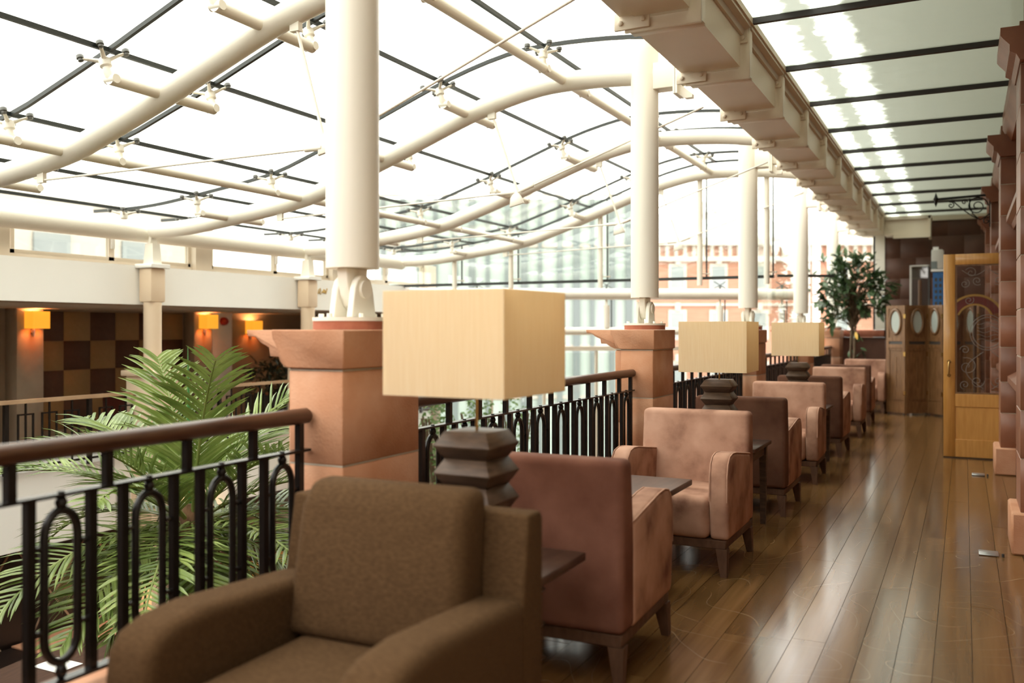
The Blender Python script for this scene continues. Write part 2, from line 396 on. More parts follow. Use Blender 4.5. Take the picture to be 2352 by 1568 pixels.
CF = Vector((-math.sin(TH), math.cos(TH), 0)); CR = Vector((math.cos(TH), math.sin(TH), 0))

# ================================================================== THE BALCONY SHELL
XR = -2.33; ZH, ZM, ZB = 1.06, 0.926, 0.388   # railing line and heights
XP = -2.156          # inner face of the piers
PX0, PX1 = -2.51, XP # pier body in x
PY = [2.834 + 3.92 * k for k in range(5)]     # near face of each pier
PD = 0.575
YEND = 19.2
# floor
fl = MB().box((-2.2, -2.5, -0.30), (0.75, YEND, -0.022)).build('floor', M['dgrey'])
struct(fl, 'varnished brown board floor of the balcony', 'floor')
pw = 0.146; nx = 20; lens = [1.9, 2.35, 2.8, 1.55]
pm = [MB().box((-(pw - 0.0024) / 2, -(l - 0.002) / 2, -0.022), ((pw - 0.0024) / 2, (l - 0.002) / 2, 0.0)).mesh('plank', M['floor']) for l in lens]
for i in range(nx):
    x = -2.16 + pw * (i + 0.5); y = -0.9 - random.random() * 1.6
    while y < YEND - 0.05:
        k = random.randrange(4); l = lens[k]
        if y + l > 0.4:
            o = link('plank', pm[k], fl, (x, y + l / 2, random.uniform(-0.0012, 0.0)))
            if y + l > YEND: o.scale.y = (YEND - y) / l; o.location.y = (YEND + y) / 2
        y += l
# low stone wall under the railings
_b = MB()
for y0 in [2.834 - 3.92 + PD + i * 3.92 for i in range(-1, 5)]:
    _b.box((-2.46, max(y0 + 0.002, -2.5), -0.9), (-2.17, min(y0 + 3.343, YEND), ZB - 0.048))
lw = struct(_b.build('wall_parapet', M['mortar']), 'low pink stone wall carrying the balcony railings', 'wall')
for y0 in [2.834 - 3.92 + PD + i * 3.92 for i in range(5)]:
    for j in range(4):
        a = y0 + j * 0.836; b = a + 0.83
        if b < 0.2: continue
        for z0, z1 in ((-0.02, 0.175), (0.18, ZB - 0.042)):
            block('block', lw, (-2.468, a, z0), (-2.163, b, z1), M['terra'])

# right wall with pilasters
wr = struct(MB().box((0.62, -2.5, 0.0), (0.9, YEND, 3.62)).build('wall_right', M['mortar']), 'glazed terracotta block wall with pilasters beside the walkway', 'wall')
struct(MB().box((0.9, -2.5, 0.0), (1.4, YEND + 3, 14.0)).build('wall_upper', M['facade']), 'pale building facade rising above the glass canopy', 'wall')
PILY = [2.94, 6.40, 9.86, 13.32, 16.78]
PILW = 0.50
for i, y in enumerate(PILY):
    # pedestal block, then courses, then the capital
    block('pedestal', wr, (0.262, y, 0.0), (0.62, y + PILW + 0.06, 0.262), M['terra'], 0.012)
    MB().box((0.316, y + 0.034, 0.262), (0.62, y + 0.026 + PILW, 3.06)).build('mortar_bed', M['mortar'], wr)
    z = 0.264; k = 0
    while z < 3.05:
        h = 0.335 if k % 2 == 0 else 0.30
        h = min(h, 3.06 - z)
        block('block', wr, (0.312, y + 0.03, z), (0.62, y + 0.03 + PILW, z + h - 0.006), M['faience'], 0.003)
        z += h; k += 1
    c = MB()
    c.prism([(0.62, 3.06), (0.305, 3.06), (0.285, 3.10), (0.25, 3.12), (0.25, 3.16), (0.215, 3.20), (0.20, 3.22), (0.20, 3.27), (0.62, 3.27)], 'y', y - 0.05, y + PILW + 0.11)
    c.build('capital', M['faience'], wr)
    if i < len(PILY) - 1:
        ya = y + 0.03 + PILW; yb = PILY[i + 1] + 0.03
        w = (yb - ya) / 3
        # recessed bay: dado blocks, sloped sill, tall window reveal with a hood moulding
        MB().box((0.444, ya, 0.0), (0.62, yb, 0.90)).build('mortar_bed', M['mortar'], wr)
        MB().box((0.444, ya, 2.52), (0.62, yb, 3.2)).build('mortar_bed', M['mortar'], wr)
        for r in range(3):
            z0 = r * 0.30
            for q in range(3):
                block('block', wr, (0.44, ya + q * w + 0.002, z0), (0.62, ya + (q + 1) * w - 0.002, z0 + 0.295), M['faience'])
        MB().prism([(0.62, 0.90), (0.37, 0.90), (0.37, 0.955), (0.62, 1.10)], 'y', ya, yb).build('sill', M['faience'], wr)
        for side, (a, b) in enumerate(((ya, ya + 0.34), (yb - 0.34, yb))):
            for r in range(5):
                block('block', wr, (0.46, a, 1.10 + r * 0.25), (0.62, b, 1.10 + (r + 1) * 0.25 - 0.005), M['faience'])
        MB().prism([(0.62, 2.36), (0.42, 2.36), (0.40, 2.40), (0.36, 2.43), (0.36, 2.48), (0.62, 2.52)], 'y', ya, yb).build('hood_moulding', M['faience'], wr)
        for r in range(2):
            for q in range(3):
                block('block', wr, (0.44, ya + q * w + 0.002, 2.525 + r * 0.34), (0.62, ya + (q + 1) * w - 0.002, 2.86 + r * 0.34), M['faience'])
        MB().prism([(0.62, 3.2), (0.40, 3.2), (0.36, 3.27), (0.33, 3.33), (0.33, 3.46), (0.62, 3.46)], 'y', ya - 0.03, yb + 0.03).build('cornice', M['faience'], wr)
        MB().box((0.585, ya + 0.34, 1.08), (0.612, yb - 0.34, 2.36)).build('window_pane', M['dgrey'], wr)
        for q in (ya + 0.34, (ya + yb) / 2 - 0.02, yb - 0.38):
            MB().box((0.55, q, 1.08), (0.60, q + 0.04, 2.36)).build('window_bar', M['faience'], wr)

# end wall
we = struct(MB().box((-1.40, YEND - 0.027, 0.0), (0.9, YEND + 0.3, 3.62)).build('wall_end', M['mortar_dark']), 'dark brownstone block wall closing the balcony', 'wall')
for r in range(9):
    z0 = r * 0.40; off = -0.28 if r % 2 else 0.0
    x = -1.40 + off
    while x < 0.6:
        a = max(x, -1.40); b = min(x + 0.56, 0.62)
        if b - a > 0.05: block('block', we, (a + 0.003, YEND - 0.03, z0), (b - 0.003, YEND + 0.01, z0 + 0.394), M['brownstone'], 0.002)
        x += 0.56
# low end wall with sill below the end window
wl = struct(MB().box((-2.46, YEND, -0.2), (-1.40, YEND + 0.25, 1.25)).build('wall_dado', M['brownstone']), 'low brownstone wall below the end window', 'wall')
block('sill', wl, (-2.46, YEND - 0.06, 1.255), (-1.41, YEND + 0.3, 1.395), M['terra_red'], 0.01)
w5 = thing('window_1', 'tall end window with dark frame beside the tree', 'window', (0, YEND + 0.05, 0)); struct(w5)
MB().box((-2.40, 0, 1.42), (-1.62, 0.012, 3.3)).build('pane', M['wglass'], w5)
for x in (-2.44, -1.62): MB().box((x, -0.03, 1.40), (x + 0.035, 0.05, 3.35)).build('frame_bar', M['joint'], w5)
MB().box((-2.40, -0.03, 2.30), (-1.60, 0.05, 2.34)).build('frame_bar', M['joint'], w5)
MB().box((-1.575, -0.10, 1.40), (-1.40, 0.06, 3.3)).build('post', M['cream'], w5)
# unseen wall added behind the viewer to keep out sky light
struct(MB().box((-11.0, -2.9, -1.9), (0.62, -2.55, 3.4)).build('wall_back_blocker', M['brownstone']), 'unseen wall added behind the viewpoint to block sky light', 'wall')

# ================================================================== CANOPY AND BOX BEAM
BX0, BX1, BZ0, BZ1 = -1.845, -1.352, 3.17, 3.57
RIB = [6.43 + 1.3067 * k for k in range(-4, 10)]
cn = bpy.data.objects.new('ceiling_canopy', None); COL.objects.link(cn); struct(cn, 'flat glass canopy over the walkway', 'ceiling')
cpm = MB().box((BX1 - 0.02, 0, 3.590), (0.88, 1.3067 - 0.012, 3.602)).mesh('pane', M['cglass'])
ribm = MB().box((BX1, -0.02, 3.548), (0.40, 0.02, 3.588)).mesh('rib', M['rib'])
for k, y in enumerate(RIB):
    link('rib', ribm, cn, (0, y, 0))
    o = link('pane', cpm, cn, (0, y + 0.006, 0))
    if y + 1.3067 > YEND: o.scale.y = (YEND - y) / 1.3067
MB().box((BX1 - 0.03, -2.5, 3.545), (BX1 + 0.025, YEND, 3.588)).build('edge_trim', M['beam'], cn)
MB().box((-1.36, YEND - 0.08, 3.5), (0.62, YEND + 0.02, 3.59)).build('edge_trim', M['frame'], cn)
bb = thing('box_beam', 'cream boxed steel beam with bolted straps below the canopy edge', 'beam')
segm = MB().box((BX0 + 0.10, 0.014, BZ0 + 0.082), (BX1 - 0.060, 1.3067 - 0.034, BZ1 - 0.04)).mesh('casing', M['beam'])
flm = MB().box((BX0 + 0.005, 0.010, BZ0 + 0.096), (BX0 + 0.097, 1.3067 - 0.028, BZ1 - 0.02)).mesh('flange', M['beam'])
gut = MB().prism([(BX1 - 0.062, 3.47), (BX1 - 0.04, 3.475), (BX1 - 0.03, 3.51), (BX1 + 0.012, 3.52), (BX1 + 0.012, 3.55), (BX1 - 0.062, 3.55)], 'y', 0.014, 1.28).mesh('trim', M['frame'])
st = MB()
st.prism([(BX0 + 0.03, BZ0), (BX1, BZ0), (BX1, BZ1 - 0.02), (BX1 - 0.075, BZ1 - 0.02), (BX1 - 0.075, BZ0 + 0.075), (BX0 + 0.03, BZ0 + 0.075)], 'y', -0.008, 0.008)
st.box((BX0 + 0.06, 0.008, BZ0), (BX1, 0.085, BZ0 + 0.012))
st.box((BX1 - 0.012, 0.008, BZ0 + 0.012), (BX1, 0.085, BZ1 - 0.03))
stm = bev_mesh('strap', st, M['beam'], 0.003, 1)
clm = bev_mesh('clip_plate', MB().box((BX0 - 0.03, -0.026, BZ0 + 0.014), (BX0 + 0.19, -0.008, BZ0 + 0.118)), M['beam'], 0.004, 1)
cl2 = bev_mesh('clip_plate', MB().box((BX1 - 0.085, -0.022, BZ1 - 0.15), (BX1 - 0.01, -0.008, BZ1 - 0.015)), M['beam'], 0.004, 1)
btm = MB().lathe([(0.016, 0), (0.016, 0.01), (0.010, 0.014)], 10).mesh('bolt', M['beam'], 40)
for k, y in enumerate(RIB):
    if y > 18.3: continue
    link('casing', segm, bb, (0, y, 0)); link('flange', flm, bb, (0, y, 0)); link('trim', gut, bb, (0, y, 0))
    link('strap', stm, bb, (0, y, 0))
    a = link('clip_plate', clm, bb, (0, y, 0)); b = link('clip_plate', cl2, bb, (0, y, 0))
    for (x, z, p) in ((BX0 + 0.01, BZ0 + 0.055, a), (BX0 + 0.15, BZ0 + 0.065, a), (BX1 - 0.045, BZ1 - 0.06, b), (BX1 - 0.045, BZ1 - 0.115, b)):
        q = link('bolt', btm, p, (x, -0.026, z)); q.rotation_euler = (PI / 2, 0, 0)
cb = thing('cross_beam', 'short cream beam turning across the far end of the canopy', 'beam')
bev('casing', MB().box((-1.36, 18.45, 3.19), (-0.58, 18.95, 3.47)), M['beam'], cb, 0.006, 1)
MB().box((-1.36, 18.40, 3.47), (-0.54, 18.98, 3.53)).build('trim', M['frame'], cb)
MB().box((-0.60, 18.40, 3.12), (-0.56, 18.98, 3.52)).build('strap', M['beam'], cb)
MB().box((-1.2, 18.41, 3.12), (-0.56, 18.44, 3.20)).build('clip_plate', M['beam'], cb)

# ================================================================== PIERS AND COLUMNS
ORD = ['nearest', 'second', 'third', 'fourth', 'farthest']
def make_pier(y, label):
    t = thing('stone_pier', label, 'pier', (0, y, 0), 0, 'stone piers along the balcony edge')
    xm = -2.432
    for z0, z1 in ((0.0, 0.452), (0.457, 0.862), (0.867, 1.236)):
        block('block', t, (xm, 0.012, z0), (XP - 0.012, PD - 0.012, z1), M['terra'], 0.005)
    for z0, z1 in ((-0.34, 0.15), (0.155, 0.655), (0.66, 1.236)):
        block('side_block', t, (PX0, 0.09, z0), (xm - 0.001, PD - 0.09, z1), M['terra'], 0.012)
    for z in (0.4545, 0.8645):
        MB().box((xm + 0.002, 0.0135, z - 0.0035), (XP - 0.0135, PD - 0.0135, z + 0.0035)).build('mortar_joint', M['mortar'], t)
    MB().box((xm + 0.002, 0.0135, 1.236), (XP - 0.0135, PD - 0.0135, 1.246)).build('mortar_joint', M['mortar'], t)
    MB().box((PX0 + 0.004, 0.094, 1.236), (xm, PD - 0.094, 1.246)).build('mortar_joint', M['mortar'], t)
    # cap: plain block whose outer end is cut in an ogee, and a set back stepped moulding
    bev('cap', MB().prism([(XP, 1.40), (XP, 1.246), (-2.43, 1.246), (-2.455, 1.252), (-2.475, 1.275), (-2.485, 1.31), (-2.50, 1.345), (-2.515, 1.365), (-2.52, 1.40)], 'y', 0.0, PD), M['terra'], t, 0.004, 1)
    bev('cap_moulding', MB().prism([(-2.44, 1.399), (-2.44, 1.246), (-2.53, 1.247), (-2.565, 1.262), (-2.60, 1.285), (-2.648, 1.287), (-2.655, 1.325), (-2.70, 1.345), (-2.728, 1.368), (-2.775, 1.372), (-2.78, 1.399)], 'y', 0.14, PD - 0.14), M['terra'], t, 0.002, 1)
    return t
PLAB = ['pink sandstone pier beside the palm, carrying the nearest white column', 'pink sandstone pier between the first two lampshades',
        'pink sandstone pier mostly hidden behind the second lampshade', 'pink sandstone pier behind the farthest lampshade', 'pink sandstone pier at the far end in front of the tree']
pier0 = make_pier(PY[0], PLAB[0])
for k in range(1, 5): dup(pier0, (0, PY[k], 0), 0, PLAB[k])

CX = -2.325
def make_column(y, label):
    t = thing('steel_column', label, 'column', (CX, y, 0), 0, 'white steel columns')
    MB().cyl((0, 0, 1.66), (0, 0, 3.86), 0.1125, n=40).build('shaft', M['cream'], t, 40)
    # pinned foot: tongue between two cheeks
    bev('tongue', MB().prism([(-0.075, 1.66), (0.075, 1.66), (0.068, 1.60), (0.055, 1.545), (0.03, 1.50), (0.0, 1.485), (-0.03, 1.50), (-0.055, 1.545), (-0.068, 1.60)], 'x', -0.026, 0.026), M['cream'], t, 0.004, 1)
    for s in (-1, 1):
        c = bev('cheek', MB().prism([(-0.085, 1.452), (0.085, 1.452), (0.062, 1.575), (0.045, 1.61), (0.02, 1.628), (-0.02, 1.628), (-0.045, 1.61), (-0.062, 1.575)], 'x', s * 0.030, s * 0.062), M['cream'], t, 0.004, 1)
        MB().cyl((s * 0.062, 0, 1.57), (s * 0.074, 0, 1.57), 0.038, n=20).build('pin_cap', M['cream'], c, 40)
    MB().cyl((0, 0, 1.401), (0, 0, 1.436), 0.165, n=40).build('foot_pad', M['terra_red'], t, 40)
    bp = MB().cyl((0, 0, 1.436), (0, 0, 1.452), 0.168, n=40).build('base_plate', M['cream'], t, 40)
    for k in range(6):
        a = k * PI / 3 + 0.4
        MB().cyl((0.135 * math.cos(a), 0.135 * math.sin(a), 1.452), (0.135 * math.cos(a), 0.135 * math.sin(a), 1.468), 0.012, n=6).build('bolt', M['cream'], bp)
    # arm to the box beam
    bev('arm', MB().box((0.09, -0.075, 3.33), (0.26, 0.075, 3.54)), M['cream'], t, 0.008, 2)
    MB().box((0.262, -0.10, 3.27), (0.278, 0.10, 3.58)).build('flange_plate', M['cream'], t)
    MB().box((0.282, -0.10, 3.27), (0.298, 0.10, 3.58)).build('flange_plate', M['cream'], t)
    bev('arm_end', MB().box((0.298, -0.06, 3.36), (0.50, 0.06, 3.52)), M['cream'], t, 0.006, 1)
    MB().prism([(0.298, 3.36), (0.298, 3.27), (0.34, 3.24), (0.40, 3.24), (0.40, 3.27)], 'y', -0.03, 0.03).build('gusset', M['cream'], t)
    return t
CLAB = ['thick white steel column on the nearest stone pier', 'white steel column standing on the second pier from the viewer',
        'white steel column rising behind the second lampshade', 'white steel column rising behind the farthest lampshade', 'thin distant white column half hidden by the leafy tree']
col0 = make_column(PY[0] + 0.287, CLAB[0])
for k in range(1, 5): dup(col0, (CX, PY[k] + 0.287, 0), 0, CLAB[k])

# ================================================================== BALCONY RAILINGS
def rail_bay(y0, y1, label, n):
    t = thing('balcony_railing', label, 'railing', (XR, y0, 0), 0, 'black iron balcony railings')
    ln = y1 - y0
    MB().tube([(0, 0.002, ZH), (0, ln - 0.012, ZH), (0, ln - 0.001, ZH)], [0.031, 0.031, 0.025], 20).build('handrail', M['rail'], t, 50)
    MB().box((-0.02, 0.002, ZM - 0.005), (0.02, ln - 0.002, ZM + 0.005)).build('middle_rail', M['iron'], t)
    MB().box((-0.02, 0.002, ZB - 0.006), (0.02, ln - 0.002, ZB + 0.006)).build('bottom_rail', M['iron'], t)
    for yy in (0.25, ln - 0.25):
        MB().cyl((0, yy, ZB - 0.042), (0, yy, ZB - 0.006), 0.014, n=8).build('foot', M['iron'], t)
    u = ln / n
    return t, u, ln
_post = MB().box((-0.013, -0.013, ZM + 0.005), (0.013, 0.013, ZH - 0.02)).mesh('short_post', M['iron'])
_bar = MB().box((-0.013, -0.013, ZB + 0.006), (0.013, 0.013, ZM - 0.005)).mesh('baluster', M['iron'])
_lp = MB(); hw = 0.054; zt = ZM - 0.045; zb = ZB + 0.055
pts = [(0, hw * math.cos(a), zt - 0.075 + 0.075 * math.sin(a)) for a in [PI * i / 10 for i in range(11)]]
pts += [(0, -hw * math.cos(a), zb + 0.075 - 0.075 * math.sin(a)) for a in [PI * i / 10 for i in range(11)]]
_lp.tube(pts, 0.0128, 10, close=True)
for z in (zt - 0.10, zb + 0.10):
    for s in (-1, 1): _lp.cyl((0, s * 0.056, z), (0, s * 0.098, z), 0.008, n=6)
_loop = _lp.mesh('loop', M['iron'], 50)
_ball = MB().lathe([(0.004, -0.026), (0.013, -0.016), (0.018, 0.0), (0.013, 0.014), (0.008, 0.018), (0.010, 0.034)], 12).mesh('ball', M['iron'], 60)
RLAB = ['black iron railing with wooden handrail in front of the palm, nearest bay', 'black iron railing bay behind the nearest lampshade',
        'black iron railing bay behind the second lampshade', 'black iron railing bay behind the farthest lampshade', 'small distant railing bay ending beside the tree']
ends = [(0.02, PY[0])] + [(PY[k] + PD, PY[k + 1]) for k in range(4)]
for k, (a, b) in enumerate(ends):
    full = 3.345; n = max(1, round((b - a) / 0.3143))
    t, u, ln = rail_bay(a, b, RLAB[k], n)
    u = 0.3143
    yc = ln - 0.15
    while yc > 0.115:
        for s in (-1, 1):
            if yc + s * 0.1 > 0: link('baluster', _bar, t, (0, yc + s * 0.1, 0))
        lo = link('loop', _loop, t, (0, yc, 0))
        link('ball', _ball, lo, (0, 0, ZM - 0.024)); b2 = link('ball', _ball, lo, (0, 0, ZB + 0.026)); b2.rotation_euler = (PI, 0, 0)
        link('short_post', _post, t, (0, yc + 0.10 if yc > ln - 0.2 else yc + 0.157, 0))
        if yc > ln - 0.2: pass
        yc -= u

# ================================================================== ATRIUM ROOF
_prof = [(-8.6, 2.50), (-8.0, 2.48), (-7.4, 2.495), (-6.72, 2.57), (-5.84, 2.695), (-5.34, 2.845), (-4.9, 2.99), (-4.5, 3.135), (-3.87, 3.355), (-3.37, 3.475), (-3.03, 3.505), (-2.4, 3.48), (-1.8, 3.40), (-1.2, 3.3)]
def zr(x):
    P = _prof
    for i in range(1, len(P) - 2):
        if x <= P[i + 1][0] or i == len(P) - 3:
            x0, y0 = P[i - 1]; x1, y1 = P[i]; x2, y2 = P[i + 1]; x3, y3 = P[i + 2]
            m1 = (y2 - y0) / (x2 - x0); m2 = (y3 - y1) / (x3 - x1); h = x2 - x1; t = (x - x1) / h
            return (2*t**3 - 3*t**2 + 1) * y1 + (t**3 - 2*t**2 + t) * h * m1 + (-2*t**3 + 3*t**2) * y2 + (t**3 - t**2) * h * m2
ARCH = [4.43, 7.05, 9.66, 12.02]
XS = [-8.30, -7.85, -6.80, -5.84, -4.87, -3.97, -3.03, -1.95]
GOFF = 0.185; SOFF = 0.45
YS = [1.37, 2.27]
for a in ARCH: YS += [a - SOFF, a + SOFF]
YS[-1] = 12.20
ce = bpy.data.objects.new('ceiling', None); COL.objects.link(ce); struct(ce, 'wavy frameless glass roof over the atrium', 'ceiling')
def strip(x0, x1, y0, y1, dz, th, n):
    m = MB(); vs = []; fs = []
    for i in range(n + 1):
        x = x0 + (x1 - x0) * i / n; z = zr(x) + dz
        vs += [(x, y0, z), (x, y1, z), (x, y0, z + th), (x, y1, z + th)]
    for i in range(n):
        a = 4 * i; b = a + 4
        fs += [(a, a + 1, b + 1, b), (a + 2, b + 2, b + 3, a + 3), (a, b, b + 2, a + 2), (a + 1, a + 3, b + 3, b + 1)]
    e = 4 * n; fs += [(0, 2, 3, 1), (e, e + 1, e + 3, e + 2)]
    return m.add(vs, fs)
for i in range(len(XS) - 1):
    for j in range(len(YS) - 1):
        strip(XS[i] + 0.008, XS[i + 1] - 0.008, YS[j] + 0.008, YS[j + 1] - 0.008, GOFF, 0.012, 5).build('pane', M['glass'], ce, 30)
for x in XS[1:-1]:
    MB().bar((x, YS[0], zr(x) + GOFF - 0.006), (x, YS[-1], zr(x) + GOFF - 0.006), 0.026, 0.03).build('joint_strip', M['joint'], ce)
for y in YS[1:]:
    strip(XS[0], XS[-1], y - 0.013, y + 0.013, GOFF - 0.02, 0.03, 36).build('joint_strip', M['joint'], ce)

# spider fitting: hub, four arms, four glass bolts (parts of the arch they are carried by)
_s = MB(); _s.lathe([(0.018, -0.02), (0.03, -0.012), (0.034, 0.03), (0.024, 0.045)], 14)
for k in range(4):
    a = PI / 4 + k * PI / 2; dx, dy = math.cos(a), math.sin(a)
    _s.tube([(dx * 0.02, dy * 0.02, 0.03), (dx * 0.07, dy * 0.07, 0.05), (dx * 0.112, dy * 0.112, 0.062)], [0.014, 0.010, 0.009], 8)
_spider = _s.mesh('spider_fitting', M['cream'], 50)
_bolt = MB().lathe([(0.008, -0.018), (0.014, -0.015), (0.014, 0.0), (0.020, 0.002), (0.020, 0.022), (0.016, 0.026)], 12).mesh('glass_bolt', M['cap'], 50)
ALAB = ['curved white roof tube nearest the viewer, crossing the upper left', 'curved white roof tube meeting the second column', 'curved white roof tube sweeping behind the second column', 'farthest curved white roof tube, above the end glazing']
for ai, ya in enumerate(ARCH):
    t = thing('roof_arch', ALAB[ai], 'arch', (0, ya, 0), 0, 'curved roof tubes')
    n = 60; xs = [-7.93 + (BX0 + 0.0 + 7.93) * i / n for i in range(n + 1)]
    MB().tube([(x, 0, zr(x)) for x in xs], 0.083, 20).build('tube', M['cream'], t, 60)
    for xi in (-3.03, -3.97, -4.87, -5.84, -6.80, -7.85):
        sl = (zr(xi + 0.02) - zr(xi - 0.02)) / 0.04
        nrm = Vector((-sl, 0, 1)).normalized()
        base = Vector((xi, 0, zr(xi)))
        if xi > -7.5:
            hi = SOFF if ai < 3 else 0.18
            MB().cyl(base + Vector((0, -SOFF, 0)), base + Vector((0, hi, 0)), 0.040, n=16).build('purlin_stub', M['cream'], t, 50)
        for s in (-1, 1):
            if ai == 3 and s == 1: continue
            p = base + Vector((0, s * SOFF, 0))
            if xi > -7.5:
                k = MB(); k.tube([p + nrm * 0.015 - Vector((0, s * 0.02, 0)), p + nrm * 0.04, p + nrm * 0.075, p + nrm * 0.085], [0.036, 0.026, 0.024, 0.038], 12)
                k.cyl(p + Vector((-0.046, -s * 0.02, 0.0)), p + Vector((0.046, -s * 0.02, 0.0)), 0.03, n=12)
                k.build('knuckle', M['cream'], t, 50)
            sp = link('spider_fitting', _spider, t, p + nrm * 0.096)
            sp.scale = (1.2, 1.2, 1.0)
            sp.rotation_euler = (0, -math.atan(sl), 0)
            for q in range(4):
                a = PI / 4 + q * PI / 2
                link('glass_bolt', _bolt, sp, (math.cos(a) * 0.114, math.sin(a) * 0.114, 0.062))
    # bowstring: strut, node and two rods
    A = Vector((-6.15, 0.0, zr(-6.15) - 0.13)); B = Vector((-3.74, 0, zr(-3.74) - 0.07)); Nn = Vector((-3.50, 0, 2.52)); D = Vector((BX0, 0, 3.16))
    if ai > 0: Nn = Vector((-3.48, 0, 2.60))
    br = MB().box((A.x - 0.03, -0.015, A.z - 0.02), (A.x + 0.04, 0.015, A.z + 0.07)).build('rod_bracket', M['cream'], t)
    MB().box((B.x - 0.03, -0.02, B.z - 0.06), (B.x + 0.04, 0.02, B.z + 0.03)).build('rod_bracket', M['cream'], t)
    MB().cyl(B, Nn, 0.011, n=10).build('strut', M['cream'], t, 50)
    r1 = MB().cyl(A, Nn, 0.0085, n=8); r1.cyl(Nn + (A - Nn).normalized() * 0.16, Nn + (A - Nn).normalized() * 0.03, 0.018, n=10); r1.build('tie_rod', M['cream'], t, 50)
    r2 = MB().cyl(Nn, D, 0.0085, n=8); r2.cyl(Nn + (D - Nn).normalized() * 0.16, Nn + (D - Nn).normalized() * 0.03, 0.018, n=10); r2.build('tie_rod', M['cream'], t, 50)
    bev('node_plate', MB().prism([(-3.56, 2.47), (-3.42, 2.50), (-3.45, 2.56), (-3.50, 2.62), (-3.55, 2.55)], 'y', -0.012, 0.012), M['cream'], t, 0.004, 1)
for x, l in ((-5.84, 'long thin white roof purlin low over the far gallery'), (-3.03, 'long thin white roof purlin along the crest of the roof')):
    p = thing('roof_purlin', l, 'purlin', (x, 0, zr(x)), 0, 'long roof purlins')
    for a, b in ((1.4, ARCH[0] - SOFF), (ARCH[0] + SOFF, ARCH[1] - SOFF), (ARCH[1] + SOFF, ARCH[2] - SOFF), (ARCH[2] + SOFF, ARCH[3] - SOFF)):
        MB().cyl((0, a + 0.002, 0), (0, b - 0.002, 0), 0.038, n=16).build('tube', M['cream'], p, 50)
tag(MB().cyl((-8.06, -2.3, 2.46), (-8.06, 12.1, 2.46), 0.10, n=24).build('eaves_tube', M['cream'], None, 50), 'thick straight white tube above the far gallery windows', 'roof tube')

# end glazing below the last arch
w2 = thing('window_2', 'glazed gable wall with slim white posts below the last roof tube', 'window', (0, 12.20, 0)); struct(w2)
GX = [-8.25, -7.06, -6.08, -4.65, -3.21, -2.32]
for i in range(len(GX) - 1):
    a, b = GX[i] + 0.07, GX[i + 1] + 0.07 - 0.02
    n = 6; vs = []; fs = []
    for k in range(n + 1):
        x = a + (b - a) * k / n
        for yy in (0.0, 0.012):
            vs += [(x, yy, 2.12), (x, yy, zr(x) + GOFF)]
    for k in range(n):
        c = 4 * k; d = c + 4
        fs += [(c, d, d + 1, c + 1), (c + 2, c + 3, d + 3, d + 2)]
    MB().add(vs, fs).build('pane', M['wglass'], w2)
    MB().box((b + 0.002, -0.006, 2.10), (b + 0.018, 0.02, zr(b) + GOFF)).build('joint_strip', M['joint'], w2)
MB().box((-8.3, -0.015, 2.085), (-2.25, 0.03, 2.125)).build('bottom_strip', M['joint'], w2)
for x in GX[1:]:
    MB().cyl((x, -0.12, 2.0), (x, -0.12, zr(x) - 0.05), 0.036, n=14).build('post', M['cream'], w2, 50)
    k = MB(); k.cyl((x, -0.12, 2.16), (x + 0.1, -0.02, 2.16), 0.008, n=6); k.lathe([(0.016, -0.012), (0.016, 0.012)], 8, (x + 0.1, -0.02, 2.16)); k.build('clamp', M['cream'], w2)

# side glazing beyond the atrium
w3 = thing('window_3', 'frameless side glazing beyond the atrium along the column line', 'window', (-2.62, 0, 0)); struct(w3)
for k in range(5):
    a = 12.25 + k * 1.38; MB().box((0, a, 1.45), (0.012, a + 1.36, 3.6)).build('pane', M['wglass'], w3)

# street side frame beyond the atrium: skewed, follows the street
P0 = CF * 14.62 + CR * (-2.9); P1 = CF * 15.05 + CR * 4.85
sf = thing('street_frame', 'white horizontal tubes and posts seen through the end glazing', 'frame', (0, 0, 0))
def lerp(t, z): p = P0 + (P1 - P0) * t; return (p.x, p.y, z)
MB().cyl(lerp(0.0, 1.985), lerp(1.0, 1.985), 0.092, n=20).build('tube', M['cream'], sf, 50)
MB().cyl(lerp(0.0, 1.375), lerp(0.75, 1.375), 0.062, n=16).build('tube', M['cream'], sf, 50)
MB().bar(lerp(0.0, 1.09), lerp(0.75, 1.09), 0.08, 0.07).build('transom', M['frame'], sf)
MB().bar(lerp(0.945, 2.30), lerp(1.07, 2.30), 0.03, 0.045).build('strip', M['joint'], sf)
for t in (0.08, 0.30, 0.575, 0.82, 0.955):
    q = lerp(t, 0)
    MB().cyl((q[0], q[1], 1.43), (q[0], q[1], 1.80), 0.055, n=16).build('post', M['cream'], sf, 50)
    m = MB(); m.cyl((q[0], q[1], 1.80), (q[0], q[1], 1.895), 0.02, n=8); m.build('pin', M['cream'], sf)
    MB().bar((q[0] + 0.07, q[1] + 0.05, 1.44), (q[0] + 0.07, q[1] + 0.05, 1.9), 0.015, 0.015).build('joint_strip', M['joint'], sf)
    sp = MB(); c = Vector((q[0], q[1], 2.14))
    for s in (-1, 1):
        for e in (-1, 1): sp.cyl(c, c + CR * (0.10 * s) + Vector((0, 0, 0.06 * e)), 0.009, n=6)
    sp.cyl(c - Vector((0, 0, 0.07)), c, 0.02, n=8); sp.build('spider_fitting', M['fin'], sf)
w4 = thing('window_4', 'pale green lower glazing at the street end of the atrium', 'window'); struct(w4)
for k in range(8):
    t0 = k / 9.0; t1 = (k + 0.96) / 9.0
    a = lerp(t0, -1.9); b = lerp(t1, 1.05)
    MB().bar((a[0], a[1], -0.43), (b[0], b[1], -0.43), 0.012, 2.9).build('pane', M['wglass'], w4)
    q = lerp((k + 0.98) / 9.0, 0); MB().bar((q[0], q[1], -1.9), (q[0], q[1], 1.05), 0.04, 0.05).build('mullion', M['frame'], w4)

